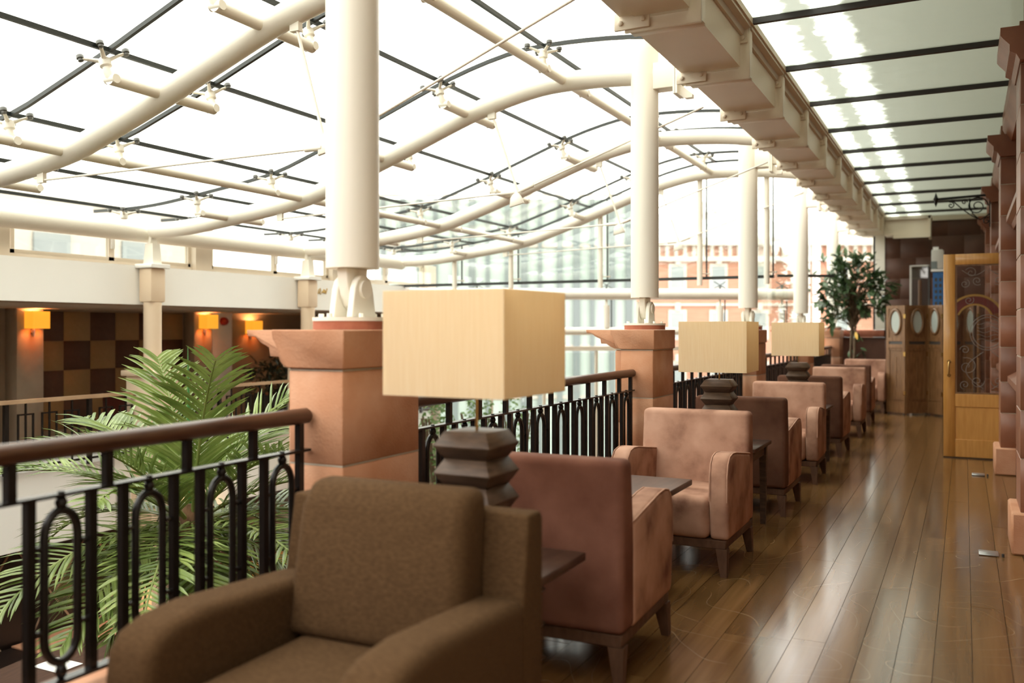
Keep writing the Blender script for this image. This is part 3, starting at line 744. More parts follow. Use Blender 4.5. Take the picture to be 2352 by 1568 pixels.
# ================================================================== OPPOSITE GALLERY
GXF = -8.05; GXB = -10.5
struct(MB().box((GXB - 0.2, -2.4, -0.71), (GXF, 13.0, 0.03)).build('floor_gallery', M['white']), 'white floor slab of the far gallery', 'floor')
struct(MB().box((GXB - 0.2, -2.4, 1.66), (GXF - 0.06, 13.0, 1.74)).build('ceiling_gallery', M['gwall']), 'low ceiling of the far gallery', 'ceiling')
fa = struct(MB().box((GXF - 0.06, -2.4, 1.675), (GXF - 0.01, 12.4, 2.10)).build('trim_1', M['white']), 'plain white fascia band of the far gallery', 'fascia')
for k, pp in enumerate(([(0.0, 1.90), (0.02, 1.96), (0.05, 1.975), (0.06, 1.95), (0.03, 1.92), (0.05, 1.90), (0.09, 1.93)], [(0.10, 1.93), (0.13, 1.965), (0.16, 1.95), (0.14, 1.915), (0.11, 1.92), (0.15, 1.95), (0.17, 1.91), (0.20, 1.98)])):
    MB().tube([(GXF - 0.006, 10.02 + a, z) for a, z in pp], 0.008, 6).build('gilt_letter', M['gold'], fa, 60)
wlft = struct(MB().box((GXB - 0.2, -2.4, 0.03), (GXB, 13.0, 1.66)).build('wall_left', M['gwall']), 'back wall of the far gallery with chequered panels', 'wall')
struct(MB().box((GXB, 13.0, -1.9), (GXF + 0.02, 13.15, 2.1)).build('wall_gallery_end', M['gwall']), 'end wall of the far gallery', 'wall')
# chequered wall panels
pd = MB().box((0, -0.199, -0.19), (0.02, 0.199, 0.19)); pdd = bev_mesh('panel', pd, M['chk_dark'], 0.003, 1); pdt = bev_mesh('panel', pd, M['chk_tan'], 0.003, 1)
for y0, nn, par in ((7.47, 6, 0), (5.0, 5, 1)):
    for c in range(nn):
        for r in range(4):
            link('panel', pdd if (c + r + par) % 2 == 0 else pdt, wlft, (GXB, y0 + 0.2 + c * 0.4, 1.445 - 0.382 * r))
MB().box((GXB, 10.33, 0.03), (GXB + 0.15, 10.75, 1.66)).build('pier', M['white'], wlft)
for y in (7.08, 9.90):
    bev('pier', MB().box((GXB, y, 0.03), (GXB + 0.22, y + 0.36, 1.66)), M['gpier'], wlft, 0.006, 1)
def sconce(x, y, z, label):
    t = thing('wall_sconce', label, 'sconce', (x, y, z), 0, 'lit orange sconces of the far gallery')
    s = MB(); w = 0.115; h = 0.105; d = 0.18
    s.box((0.02, -w, -h), (0.024, w, h)); s.box((d - 0.004, -w, -h), (d, w, h)); s.box((0.024, -w, -h), (d - 0.004, -w + 0.004, h)); s.box((0.024, w - 0.004, -h), (d - 0.004, w, h))
    s.build('shade', emit_mat('lit_shade', (1.0, 0.42, 0.03, 1), 0.9), t)
    MB().cyl((0.03, 0, -h - 0.10), (0.03, 0, -h + 0.02), 0.014, n=10).build('stem', M['steel'], t, 50)
    MB().cyl((0.0, 0, -0.14), (0.03, 0, -0.14), 0.03, n=14).build('wall_plate', M['steel'], t, 50)
    MB().lathe([(0.01, -0.05), (0.025, -0.01), (0.03, 0.02), (0.012, 0.05)], 12, (0.10, 0, 0)).build('bulb', emit_mat('bulb_glow', (1.0, 0.62, 0.22, 1), 12.0), t, 60)
    ld = bpy.data.lights.new('sconce_light', 'POINT'); ld.energy = 6.0; ld.color = (1.0, 0.64, 0.30); ld.shadow_soft_size = 0.03
    lo = bpy.data.objects.new('sconce_light', ld); COL.objects.link(lo); lo.parent = t; lo.location = (0.10, 0, 0.07)
sconce(GXB + 0.22, 7.28, 1.52, 'lit orange wall sconce on the stone pier left of the chequered panels')
sconce(GXB + 0.22, 10.09, 1.52, 'lit orange wall sconce near the red alarm bell')
sconce(GXB + 0.0, 11.30, 1.44, 'small lit sconce just above the nearest stone pier cap')
al = thing('alarm_bell', 'red round alarm bell on the far gallery wall', 'alarm', (GXB + 0.15, 10.55, 1.53))
MB().tube([(0, 0, 0), (0.03, 0, 0)], [0.065, 0.065], 20).build('backplate', M['red'], al, 50)
MB().tube([(0.03, 0, 0), (0.06, 0, 0), (0.09, 0, 0)], [0.05, 0.06, 0.04], 20).build('bell_dome', M['red'], al, 50)
# gallery columns and pedestals
for ya, lab in ((7.05, 'beige column rising through the palm on the far gallery edge'), (9.66, 'beige column half hidden behind the nearest white column')):
    t = thing('gallery_column', lab, 'column', (-7.94, ya, 0), 0, 'beige gallery columns')
    MB().cyl((0, 0, 0.96), (0, 0, 1.70), 0.094, n=24).build('shaft', M['beige'], t, 50)
    bev('head', MB().box((-0.10, -0.10, 1.70), (0.09, 0.10, 2.07)), M['beige'], t, 0.02, 2)
    bev('cap_plate', MB().box((-0.13, -0.13, 2.07), (0.13, 0.13, 2.115)), M['white'], t, 0.004, 1)
    MB().frustum((0, 0, 2.115), (0.075, 0.06), (0, 0, 2.34), (0.055, 0.05)).build('post', M['cream'], t)
    MB().prism([(-0.05, 2.34), (0.05, 2.34), (0.03, 2.42), (-0.03, 2.42)], 'x', -0.02, 0.02).build('pin_plate', M['cream'], t)
    bev('pedestal', MB().box((-0.19, -0.19, -0.71), (0.19, 0.19, 0.90)), M['beige'], t, 0.006, 1)
    bev('pedestal_cap', MB().box((-0.23, -0.23, 0.90), (0.23, 0.23, 0.96)), M['beige'], t, 0.008, 1)
    MB().box((-0.10, -0.12, -1.9), (0.12, 0.14, -0.71)).build('lower_shaft', M['beige'], t)
# clerestory windows above the fascia
w6 = thing('window_5', 'strip of clerestory windows above the white fascia', 'window', (-8.34, 0, 0)); struct(w6)
MB().box((-0.03, -2.4, 2.10), (0.05, 12.1, 2.15)).build('sill', M['frame'], w6)
yy = 3.05
while yy < 12:
    a, b, c = yy, yy + 1.16, yy + 2.20
    MB().box((-0.06, c + 0.08, 2.10), (0.12, c + 0.34, 2.50)).build('pier', M['frame'], w6)
    for p, q in ((a, b), (b, c + 0.08)):
        for (l, h) in (((-0.02, p, 2.15), (0.03, p + 0.035, 2.50)), ((-0.02, q - 0.035, 2.15), (0.03, q, 2.50)), ((-0.02, p, 2.15), (0.03, q, 2.19)), ((-0.02, p, 2.47), (0.03, q, 2.50))):
            MB().box(l, h).build('frame_bar', M['frame'], w6)
        MB().box((0, p + 0.035, 2.19), (0.01, q - 0.035, 2.47)).build('pane', M['wglass'], w6)
    MB().box((0.03, b - 0.02, 2.28), (0.06, b + 0.02, 2.45)).build('catch', M['grey_plastic'], w6)
    yy += 2.613
struct(MB().box((-8.5, -2.4, 2.50), (-8.25, 12.2, 2.56)).build('trim_2', M['frame']), 'pale head rail over the clerestory windows', 'trim')
# far gallery railing
gr = thing('gallery_railing', 'far gallery railing with pale handrail and black square loops', 'railing', (-8.0, 0, 0))
MB().box((-0.03, 3.5, 0.70), (0.03, 12.9, 0.735)).build('handrail', M['rail_pale'], gr)
MB().box((-0.012, 3.5, 0.08), (0.012, 12.9, 0.10)).build('bottom_rail', M['iron'], gr)
_gp = MB().box((-0.02, -0.02, 0.03), (0.02, 0.02, 0.70)).mesh('post', M['iron'])
_gb = MB().box((-0.008, -0.008, 0.10), (0.008, 0.008, 0.70)).mesh('baluster', M['iron'])
_gl = MB()
for (a, b) in (((-0.008, -0.085, 0.18), (0.008, -0.069, 0.60)), ((-0.008, 0.069, 0.18), (0.008, 0.085, 0.60)), ((-0.008, -0.085, 0.18), (0.008, 0.085, 0.196)), ((-0.008, -0.085, 0.584), (0.008, 0.085, 0.60))): _gl.box(a, b)
_gl = _gl.mesh('square_loop', M['iron'])
y = 3.6
while y < 12.9:
    link('post', _gp, gr, (0, y, 0))
    for k in (0.20, 0.45, 0.70):
        link('baluster', _gb, gr, (0, y + k, 0)); link('square_loop', _gl, gr, (0, y + k, 0))
    y += 0.90
def club_chair(x, y, rz, label):
    t = thing('club_chair', label, 'chair', (x, y, 0.03), rz)
    bev('seat', MB().box((-0.3, -0.3, 0.12), (0.3, 0.25, 0.42)), M['maroon'], t, 0.05, 3)
    bev('backrest', MB().box((-0.34, 0.18, 0.1), (0.34, 0.32, 0.80)), M['maroon'], t, 0.06, 3)
    for s in (-1, 1): bev('arm', MB().box((s * 0.38, -0.3, 0.08), (s * 0.25, 0.25, 0.58)), M['maroon'], t, 0.05, 3)
    for a in (-0.28, 0.28):
        for b in (-0.25, 0.25): MB().cyl((a, b, 0), (a, b, 0.12), 0.02, n=8).build('leg', M['walnut'], t)
club_chair(-9.6, 8.35, -PI / 2, 'maroon leather club chair behind the far gallery railing')

# ------------------------------------------------------------------ foliage helpers
def leaf_mesh(name, m, l, w):
    n = 4; vs = []; fs = []
    for i in range(n + 1):
        t = i / n; ww = w * math.sin(PI * min(1, t * 0.94 + 0.05)) ** 0.8; z = -0.18 * l * t * t
        vs += [(-ww / 2, l * t, z + 0.03 * l * math.sin(PI * t)), (0, l * t, z), (ww / 2, l * t, z + 0.03 * l * math.sin(PI * t))]
    for i in range(n):
        a = 3 * i; fs += [(a, a + 1, a + 4, a + 3), (a + 1, a + 2, a + 5, a + 4)]
    return MB().add(vs, fs).mesh(name, m, 80)
def rot_to(d, roll=0.0):
    return d.to_track_quat('Y', 'Z').to_matrix() @ Matrix.Rotation(roll, 3, 'Y')
def leaf_cloud(centre, rad, n, l, w, rnd, flat=0.8):
    mb = MB()
    for _ in range(n):
        while True:
            p = Vector((rnd.uniform(-1, 1), rnd.uniform(-1, 1), rnd.uniform(-1, 1)))
            if p.length < 1: break
        p = Vector((p.x * rad[0], p.y * rad[1], p.z * rad[2])) + centre
        d = Vector((rnd.uniform(-1, 1), rnd.uniform(-1, 1), rnd.uniform(-0.8, 0.5))).normalized()
        R = rot_to(d, rnd.uniform(-1, 1)); s = rnd.uniform(0.7, 1.25)
        vs = [R @ Vector(v) * s + p for v in ((0, 0, 0), (-w / 2, l * 0.45, 0.0), (w / 2, l * 0.45, 0.0), (0, l, -0.1 * l))]
        mb.add(vs, [(0, 2, 3, 1)])
    return mb
rnd = random.Random(5)
for k, (x, y, lab) in enumerate(((-9.35, 10.75, 'dark leafy shrub behind the gallery rail near the alarm bell'), (-9.0, 12.25, 'dark spreading shrub beside the nearest stone pier, across the atrium'))):
    t = thing('gallery_shrub', lab, 'plant', (x, y, 0.03), 0, 'dark shrubs on the far gallery')
    bev('planter', MB().box((-0.35, -0.4, 0), (0.35, 0.4, 0.4)), M['dgrey'], t, 0.01, 1)
    f = leaf_cloud(Vector((0, 0, 0.66)), (0.5, 0.7, 0.34), 420, 0.14, 0.05, rnd).build('foliage', M['leaf_dark'], t); f['kind'] = 'stuff'
    for q in range(4):
        a = rnd.uniform(0, 6.28); MB().tube([(0, 0, 0.38), (0.1 * math.cos(a), 0.1 * math.sin(a), 0.6), (0.3 * math.cos(a), 0.35 * math.sin(a), 0.85)], 0.012, 6).build('stem', M['bark'], t)

# ================================================================== LOWER LEVEL
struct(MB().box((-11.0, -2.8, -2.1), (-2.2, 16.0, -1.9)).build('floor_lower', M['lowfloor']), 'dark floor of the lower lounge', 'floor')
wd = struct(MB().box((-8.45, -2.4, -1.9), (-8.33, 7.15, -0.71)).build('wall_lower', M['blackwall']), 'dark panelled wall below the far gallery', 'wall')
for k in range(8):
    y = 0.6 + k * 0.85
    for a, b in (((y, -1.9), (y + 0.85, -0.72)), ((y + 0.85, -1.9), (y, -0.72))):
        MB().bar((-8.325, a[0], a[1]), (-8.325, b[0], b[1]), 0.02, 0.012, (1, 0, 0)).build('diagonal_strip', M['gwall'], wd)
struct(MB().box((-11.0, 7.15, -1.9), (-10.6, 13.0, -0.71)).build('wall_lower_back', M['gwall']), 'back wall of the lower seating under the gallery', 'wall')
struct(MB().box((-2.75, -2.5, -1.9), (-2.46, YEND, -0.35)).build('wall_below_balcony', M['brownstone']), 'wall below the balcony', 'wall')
lg = thing('tiled_ledge', 'terracotta tiled ledge beside the dark lower wall', 'ledge', (-8.3, 0, -1.9))
MB().box((0.0, 2.5, 0.0), (0.62, 6.88, 0.20)).build('core', M['blackwall'], lg)
for k in range(4):
    for j in range(2): block('tile', lg, (0.01 + j * 0.305, 5.65 + k * 0.305, 0.20), (0.305 + j * 0.305, 5.945 + k * 0.305, 0.222), M['tile'], 0.004)
ca = thing('candle', 'lit white pillar candle at the foot of the beige column', 'candle', (-7.80, 6.70, -1.675))
MB().cyl((0, 0, 0), (0, 0, 0.15), 0.045, n=20).build('wax', emit_mat('candle_wax', (1.0, 0.62, 0.40, 1), 0.75), ca, 50)
MB().lathe([(0.002, 0), (0.010, 0.012), (0.008, 0.03), (0.001, 0.05)], 8, (0, 0, 0.15)).build('flame', emit_mat('candle_flame', (1.0, 0.7, 0.25, 1), 25.0), ca, 60)
ld = bpy.data.lights.new('candle_light', 'POINT'); ld.energy = 2.2; ld.color = (1.0, 0.55, 0.2); ld.shadow_soft_size = 0.03
lo = bpy.data.objects.new('candle_light', ld); COL.objects.link(lo); lo.parent = ca; lo.location = (0, 0, 0.22)
ga = thing('glass_tealight', 'amber glowing tealight behind the palm trunk', 'candle', (-7.9, 7.78, -1.12))
MB().lathe([(0.04, 0), (0.05, 0.05), (0.045, 0.13)], 14).build('holder', emit_mat('amber_glass', (1.0, 0.42, 0.02, 1), 1.2), ga, 60)
MB().lathe([(0.002, 0), (0.012, 0.015), (0.001, 0.05)], 8, (0, 0, 0.13)).build('flame', emit_mat('tealight_flame', (1.0, 0.75, 0.3, 1), 20.0), ga, 60)
lt = thing('side_shelf', 'small amber lit shelf under the tealight', 'shelf', (-7.9, 7.78, -1.9))
bev('top', MB().box((-0.16, -0.16, 0.74), (0.16, 0.16, 0.78)), M['walnut'], lt, 0.005, 1); MB().box((-0.05, -0.05, 0), (0.05, 0.05, 0.74)).build('leg', M['walnut'], lt)
ld = bpy.data.lights.new('tealight_light', 'POINT'); ld.energy = 9.0; ld.color = (1.0, 0.5, 0.1); ld.shadow_soft_size = 0.04
lo = bpy.data.objects.new('tealight_light', ld); COL.objects.link(lo); lo.parent = ga; lo.location = (0.0, 0.0, 0.3)
def cloth_table(x, y, lab):
    t = thing('clothed_table', lab, 'table', (x, y, -1.9), 0.2)
    m = MB(); n = 32
    vs = [(0, 0, 0.76)]; fs = []
    for r, z in ((0.45, 0.76), (0.47, 0.74), (0.5, 0.45), (0.52, 0.14)):
        for k in range(n):
            a = 2 * PI * k / n; w = 0.035 * math.sin(a * 6) * (0.76 - z) / 0.6
            vs.append(((r + w) * math.cos(a), (r + w) * math.sin(a), z))
    for k in range(n): fs.append((0, 1 + k, 1 + (k + 1) % n))
    for i in range(3):
        for k in range(n): a = 1 + i * n; fs.append((a + k, a + n + k, a + n + (k + 1) % n, a + (k + 1) % n))
    m.add(vs, fs).build('tablecloth', M['cloth'], t, 60)
    MB().cyl((0, 0, 0), (0, 0, 0.75), 0.05, n=10).build('pedestal', M['walnut'], t)
    return t
cloth_table(-9.3, 9.15, 'white clothed round table below the gallery, right of the palm trunk')
cloth_table(-9.25, 10.4, 'farther white clothed table below the gallery by the stone pier')
be = thing('banquette', 'low wooden bench front under the clothed tables', 'bench', (-8.15, 7.9, -1.9))
bev('front', MB().box((-0.05, 0.0, 0.0), (0.0, 2.9, 0.35)), M['oak'], be, 0.006, 1); bev('seat', MB().box((-0.5, 0.0, 0.35), (0.02, 2.9, 0.42)), M['maroon'], be, 0.02, 2)
dt = thing('lounge_table', 'dark low table on the lower floor below the nearest railing', 'table', (-6.25, 4.75, -1.9), 0.15)
bev('top', MB().box((-0.5, -0.6, 0.62), (0.5, 0.6, 0.66)), M['tabletop'], dt, 0.005, 1)
for a in (-0.44, 0.44):
    for b in (-0.54, 0.54): MB().box((a - 0.03, b - 0.03, 0), (a + 0.03, b + 0.03, 0.62)).build('leg', M['walnut'], dt)
tag(MB().box((-6.52, 4.62, -1.2375), (-6.22, 4.84, -1.2335)).build('menu_sheet', M['paper']), 'white sheet of paper on the dark table below', 'paper')

# ------------------------------------------------------------------ palm
rnd = random.Random(21)
PC = Vector((-4.62, 4.42, 0.24))
pt = thing('palm_tree', 'large green feathery palm rising from the lower floor behind the nearest railing', 'palm', (PC.x, PC.y, -1.9))
H = PC.z + 1.9
bev('pot', MB().lathe([(0.22, 0), (0.30, 0.05), (0.33, 0.42), (0.30, 0.45), (0.28, 0.40)], 28), M['pot'], pt, 0.006, 1)
MB().tube([(0, 0, 0.40), (0.015, 0.01, 0.9), (0.0, 0.02, 1.5), (0, 0, H - 0.15), (0, 0, H)], [0.12, 0.125, 0.13, 0.105, 0.04], 18).build('trunk', M['trunk'], pt, 60)
bs = MB()
for k in range(150):
    z = 0.5 + (H - 0.65) * k / 150; a = k * 2.4; r = 0.122
    d = Vector((math.cos(a), math.sin(a), 0)); l = rnd.uniform(0.07, 0.17)
    p = Vector((d.x * r * 0.85, d.y * r * 0.85, z)); q = p + d * (l * rnd.uniform(0.15, 0.4)) + Vector((0, 0, l))
    s = Vector((-d.y, d.x, 0)) * rnd.uniform(0.012, 0.022)
    bs.add([p - s, p + s, q + s * 0.5, q - s * 0.5, p + d * 0.02], [(0, 1, 2, 3), (0, 3, 4), (1, 4, 2), (4, 3, 2)])
bo = bs.build('trunk_boot', M['trunk'], pt); bo['kind'] = 'stuff'
def frond(az, elev, length, droop, nleaf=30, ll=0.31):
    d0 = Vector((math.cos(az), math.sin(az), 0)); n = 16; pts = []; p = Vector((d0.x * 0.03, d0.y * 0.03, H - 0.12)); e = elev
    for i in range(n + 1):
        pts.append(p.copy()); p = p + (d0 * math.cos(e) + Vector((0, 0, math.sin(e)))) * (length / n); e -= droop / n * (0.5 + 1.2 * i / n)
    fr = MB().tube(pts, [0.013 * (1 - 0.8 * i / n) + 0.002 for i in range(n + 1)], 6).build('frond', M['rachis'], pt, 60)
    mb = MB(); side = Vector((-d0.y, d0.x, 0))
    for k in range(nleaf):
        t = 0.14 + 0.86 * k / (nleaf - 1); f = t * n; i = min(int(f), n - 1); p = pts[i].lerp(pts[i + 1], f - i)
        tg = (pts[i + 1] - pts[i]).normalized(); nm = side.cross(tg).normalized()
        if nm.z < 0: nm = -nm
        L_ = ll * (0.45 + 1.0 * math.sin(PI * min(1, t * 0.88 + 0.1))) * rnd.uniform(0.85, 1.12)
        for s in (-1, 1):
            d = (side * s * rnd.uniform(0.72, 0.95) + tg * rnd.uniform(0.55, 0.85) + nm * rnd.uniform(0.12, 0.42)).normalized()
            wv = tg.cross(d); wv = wv.normalized()
            w = 0.0088 * rnd.uniform(0.8, 1.15); q = p.copy(); vs = []; m = 4; dd = d.copy(); br = nm * 1.0
            ax = d.cross(nm).normalized()
            for j in range(m + 1):
                tt = j / m; ww = w * (0.5 + 1.2 * tt) * (1 - tt) ** 0.55 * 1.9 if tt < 1 else 0.0006
                lat = ax * ww; vs += [q - lat + nm * ww * 0.35, q, q + lat + nm * ww * 0.35]
                q = q + dd * (L_ / m); dd = (dd + Vector((0, 0, -0.16)) * (0.5 + tt)).normalized()
            fs = []
            for j in range(m):
                a = 3 * j; fs += [(a, a + 1, a + 4, a + 3), (a + 1, a + 2, a + 5, a + 4)]
            mb.add(vs, fs)
    o = mb.build('leaflet', M['palm'], fr); o['kind'] = 'stuff'
def img_az(r, f): d = CR * r + CF * f; return math.atan2(d.y, d.x)
for r, f, el, lg_, dr in ((-1.0, -0.15, 0.62, 1.36, 0.95), (-1.0, 0.5, 0.92, 1.25, 0.95), (-0.8, -0.8, 0.98, 1.10, 0.95), (-0.5, 0.6, 1.26, 1.26, 0.55), (0.35, -0.5, 1.33, 1.22, 0.5), (0.7, 0.4, 1.12, 1.25, 0.8), (1.0, -0.4, 0.86, 1.20, 1.0), (1.0, 0.1, 0.55, 1.25, 0.95), (0.3, 1.0, 0.8, 1.2, 0.9), (-0.2, -1.0, 0.75, 1.05, 1.1)):
    frond(img_az(r, f), el, lg_, dr, 34)
for ring, (cnt, el, lg_, dr) in enumerate(((7, 0.16, 1.2, 0.95), (7, -0.22, 1.05, 0.8), (4, -0.6, 0.8, 0.6))):
    for k in range(cnt):
        frond(2 * PI * (k + 0.37 * ring) / cnt + rnd.uniform(-0.15, 0.15), el + rnd.uniform(-0.12, 0.12), lg_ * rnd.uniform(0.9, 1.1), dr * rnd.uniform(0.85, 1.2))
# one unopened spear leaf
MB().tube([(0.0, 0.0, H - 0.1), (-0.05, 0.03, H + 0.5), (-0.09, 0.06, H + 1.05)], [0.016, 0.014, 0.002], 8).build('spear_leaf', mat('spear_green', (0.05, 0.18, 0.04, 1), rough=0.4), pt, 60)

# leafy shrubs by the street glazing
for k, (u, Z, lab) in enumerate(((1005, 12.4, 'leafy green bush behind the iron railing, right of the nearest pier'), (1100, 12.9, 'leafy green bush seen under the nearest lampshade'), (1190, 13.2, 'small leafy bush beyond the railing, beside the pale glazing'))):
    p = CF * Z + CR * ((u - 1176) / FPX * Z)
    t = thing('leafy_bush', lab, 'plant', (p.x, p.y, -1.9), 0, 'bushes at the street end of the atrium')
    bev('pot', MB().lathe([(0.18, 0), (0.26, 0.05), (0.28, 0.45)], 18), M['pot'], t, 0.005, 1)
    for q in range(4):
        a = rnd.uniform(0, 6.28); MB().tube([(0, 0, 0.4), (0.08 * math.cos(a), 0.08 * math.sin(a), 1.2), (0.28 * math.cos(a), 0.28 * math.sin(a), 2.1)], 0.014, 6).build('stem', M['bark'], t)
    f = leaf_cloud(Vector((0, 0, 1.75)), (0.27, 0.27, 0.72), 620 if k < 2 else 300, 0.085, 0.045, rnd).build('foliage', M['leaf_ivy'], t); f['kind'] = 'stuff'

# ================================================================== STREET BEYOND
struct(MB().box((-120, -60, -12.2), (60, 140, -12)).build('ground', M['asphalt']), 'street far below', 'ground')
Zb = 60.0
def sp(u, v): return ((u - 1176) / FPX * Zb, EYE + (757 - v) / FPX * Zb)
bk = thing('brick_building', 'pale red brick building with white window surrounds across the street', 'building', CF * Zb, TH)
x0, _ = sp(1440, 0); x1, _ = sp(2120, 0); _, ztop = sp(0, 572); _, zatt = sp(0, 600)
MB().box((x0, 0, -12), (x1, 10, zatt)).build('wall', M['brick'], bk)
MB().box((x0, -0.3, zatt), (x1, 0.5, zatt + 0.3)).build('string_course', M['stone'], bk)
MB().box((x0, 0.1, zatt + 0.3), (x1, 10, ztop + 0.25)).build('attic_wall', M['brick'], bk)
MB().box((x0, -0.4, ztop + 0.25), (x1, 0.6, ztop + 0.75)).build('cornice', M['stone'], bk)
MB().prism([(0.3, ztop + 0.75), (9, ztop + 0.75), (5, ztop + 2.2), (2.0, ztop + 2.2)], 'x', x0, x1).build('roof', M['slate'], bk)
pmh = MB().box((-0.12, -0.05, zatt + 0.3), (0.12, 0.15, ztop + 0.25)).mesh('attic_pilaster', M['stone'])
u = 1450
while u < 2110:
    link('attic_pilaster', pmh, bk, (sp(u, 0)[0], 0, 0)); u += 20.6
u = 1462
_, wa = sp(0, 660); _, wb = sp(0, 612)
_, wc = sp(0, 775); _, wdz = sp(0, 718)
wm = [(MB().box((-0.43, -0.03, a), (0.43, 0.05, b)).mesh('window', M['pane_far']), MB().box((-0.60, -0.06, a - 0.15), (0.60, 0.0, b + 0.2)).mesh('surround', M['stone']), MB().box((-0.17, -0.2, b + 0.15), (0.17, 0.0, b + 0.65)).mesh('keystone', M['stone'])) for a, b in ((wa, wb), (wc, wdz), (wc - 3.4, wdz - 3.4))]
while u < 2110:
    for (w_, s_, k_) in wm:
        q = link('window', w_, bk, (sp(u, 0)[0], -0.05, 0)); link('surround', s_, q, (0, 0.05, 0)); link('keystone', k_, q, (0, 0.05, 0))
    u += 94
MB().box((x0, -0.12, sp(0, 702)[1]), (x1, 0.0, sp(0, 697)[1])).build('string_course', M['stone'], bk)
for u, h in ((1525, 1.5), (1625, 2.4), (1652, 1.7), (1680, 2.0), (1748, 2.1), (1818, 1.9), (1905, 1.6), (1990, 1.9)):
    b = MB(); xx = sp(u, 0)[0]; b.box((xx - 0.5, 3, ztop + 1.2), (xx + 0.5, 4, ztop + 1.2 + h)); b.build('chimney', M['stone'], bk)
Zo = 34.0
of = thing('office_building', 'pale green glass office facade beyond the end glazing', 'building', CF * Zo, TH)
ox = lambda u: (u - 1176) / FPX * Zo
MB().box((ox(860), 0, -12), (ox(1462), 6, EYE + 300 / FPX * Zo)).build('glass_wall', M['offglass'], of)
for k in range(15): 
    xx = ox(880 + k * 40 + (7 if k % 3 else 0)); MB().box((xx - 0.07 - 0.05 * (k % 3), -0.12, -12), (xx + 0.07, 0.0, EYE + 300 / FPX * Zo)).build('fin', M['fin'], of)
for k in range(5): MB().box((ox(860), -0.06, EYE - 2.6 + k * 1.9), (ox(1462), 0.0, EYE - 2.48 + k * 1.9)).build('spandrel', M['stone'], of)
lf = thing('white_building', 'pale rendered building outside the clerestory windows', 'building', (-22, 0, 0))
MB().box((-6, -6, -12), (0, 22, 5.0)).build('wall', M['stone'], lf)
for k in range(9): MB().box((0.0, -4 + k * 2.8, 2.4), (0.06, -2.9 + k * 2.8, 4.0)).build('window', M['pane_far'], lf)

# ================================================================== ARMCHAIRS (local: front towards -Y)
def arm_prof(yf, yb, z0, zt, zrear):
    return [(yf + 0.02, z0), (yf - 0.005, z0 + 0.22), (yf, zt - 0.12), (yf + 0.02, zt - 0.05), (yf + 0.065, zt - 0.012), (yf + 0.13, zt), (yf + 0.22, zt - 0.004), (yb, zrear), (yb, z0)]
_am_cache = {}
def make_armchair(label, m, group, mb_=None):
    mb_ = mb_ or m
    t = thing('armchair', label, 'armchair', (0, 0, 0), 0, group)
    key = (m.name, mb_.name)
    if key not in _am_cache:
        d = {}
        def sd(x, y, z):  # seat: crowned top, front edge rolled forward
            k = max(0.0, (z - 0.3) / 0.15)
            return (x, y, z + 0.022 * k * (1 - (x / 0.25) ** 2) * (1 - ((y + 0.05) / 0.34) ** 2))
        sb = MB()
        d['seat'] = bev_mesh('seat', MB().box((-0.243, -0.372, 0.205), (0.243, 0.24, 0.44)), m, 0.05, 4, deform=sd)
        d['backrest'] = bev_mesh('backrest', MB().prism([(0.36, 0.205), (0.36, 0.885), (0.235, 0.885), (0.19, 0.44), (0.19, 0.205)], 'x', -0.346, 0.346), mb_, 0.032, 4,
                                 deform=lambda x, y, z: (x * (1.0 - 0.015 * max(0, z - 0.6)), y - (0.018 * (1 - (x / 0.35) ** 2) if y < 0.3 else -0.006 * (1 - (x / 0.35) ** 2)), z + 0.008 * (1 - (x / 0.35) ** 2) * (1 if z > 0.8 else 0)))
        for s, nm in ((-1, 'l'), (1, 'r')):
            d['arm' + nm] = bev_mesh('arm', MB().prism(arm_prof(-0.365, 0.24, 0.205, 0.69, 0.635), 'x', s * 0.242, s * 0.352), m, 0.026, 3, ang=50)
        d['apron'] = bev_mesh('apron', MB().box((-0.335, -0.345, 0.155), (0.335, 0.345, 0.203)), M['legwood'], 0.004, 1)
        for i, (sx, sy) in enumerate(((-1, -1), (1, -1), (1, 1), (-1, 1))):
            d['leg%d' % i] = MB().frustum((sx * 0.325, sy * 0.342, 0.0), (0.018, 0.018), (sx * 0.31, sy * 0.318, 0.156), (0.032, 0.032)).mesh('leg', M['legwood'])
        ap = arm_prof(-0.365, 0.24, 0.205, 0.69, 0.635)[1:-1]
        for s, nm in ((-1, 'l'), (1, 'r')):
            for q, xx in enumerate((0.2475, 0.3465)):
                d['piping%s%d' % (nm, q)] = MB().tube([(s * xx, y, z - 0.004 + (0.004 if y < -0.36 else 0)) for y, z in ap], 0.0042, 6).mesh('piping', m, 60)
        _am_cache[key] = d
    d = _am_cache[key]
    arms = {}
    for k in d:
        if k.startswith('piping'): link('piping', d[k], arms[k[6]])
        else:
            o = link('arm' if k.startswith('arm') else 'leg' if k.startswith('leg') else k, d[k], t)
            if k.startswith('arm'): arms[k[3]] = o
    return t
AX = -1.54
G = 'suede armchairs along the railing'
def place_chair(y, away, m, label, dx=0.0, rz=0.0):
    t = make_armchair(label, M['suede'] if away else m, G, m); t.location = (AX + dx, y, 0); t.rotation_euler = (0, 0, (PI if away else 0) + rz)
place_chair(3.67, True, M['suede_rose'], 'rose suede armchair seen from behind, next to the brown armchair', 0.0, 0.03)
place_chair(5.44, False, M['suede'], 'pinkish suede armchair facing the viewer, nearest of its kind', 0.0, 0.0)
place_chair(7.30, True, M['suede_dark'], 'brown suede armchair seen from behind, beside the second lamp')
place_chair(8.87, False, M['suede'], 'pinkish suede armchair facing the viewer behind the second lamp', 0.0, 0.02)
place_chair(10.80, True, M['suede_dark'], 'brown suede armchair seen from behind, beside the farthest lamp', 0.0, -0.02)
place_chair(12.82, False, M['suede'], 'pinkish suede armchair facing the viewer beyond the farthest lamp')
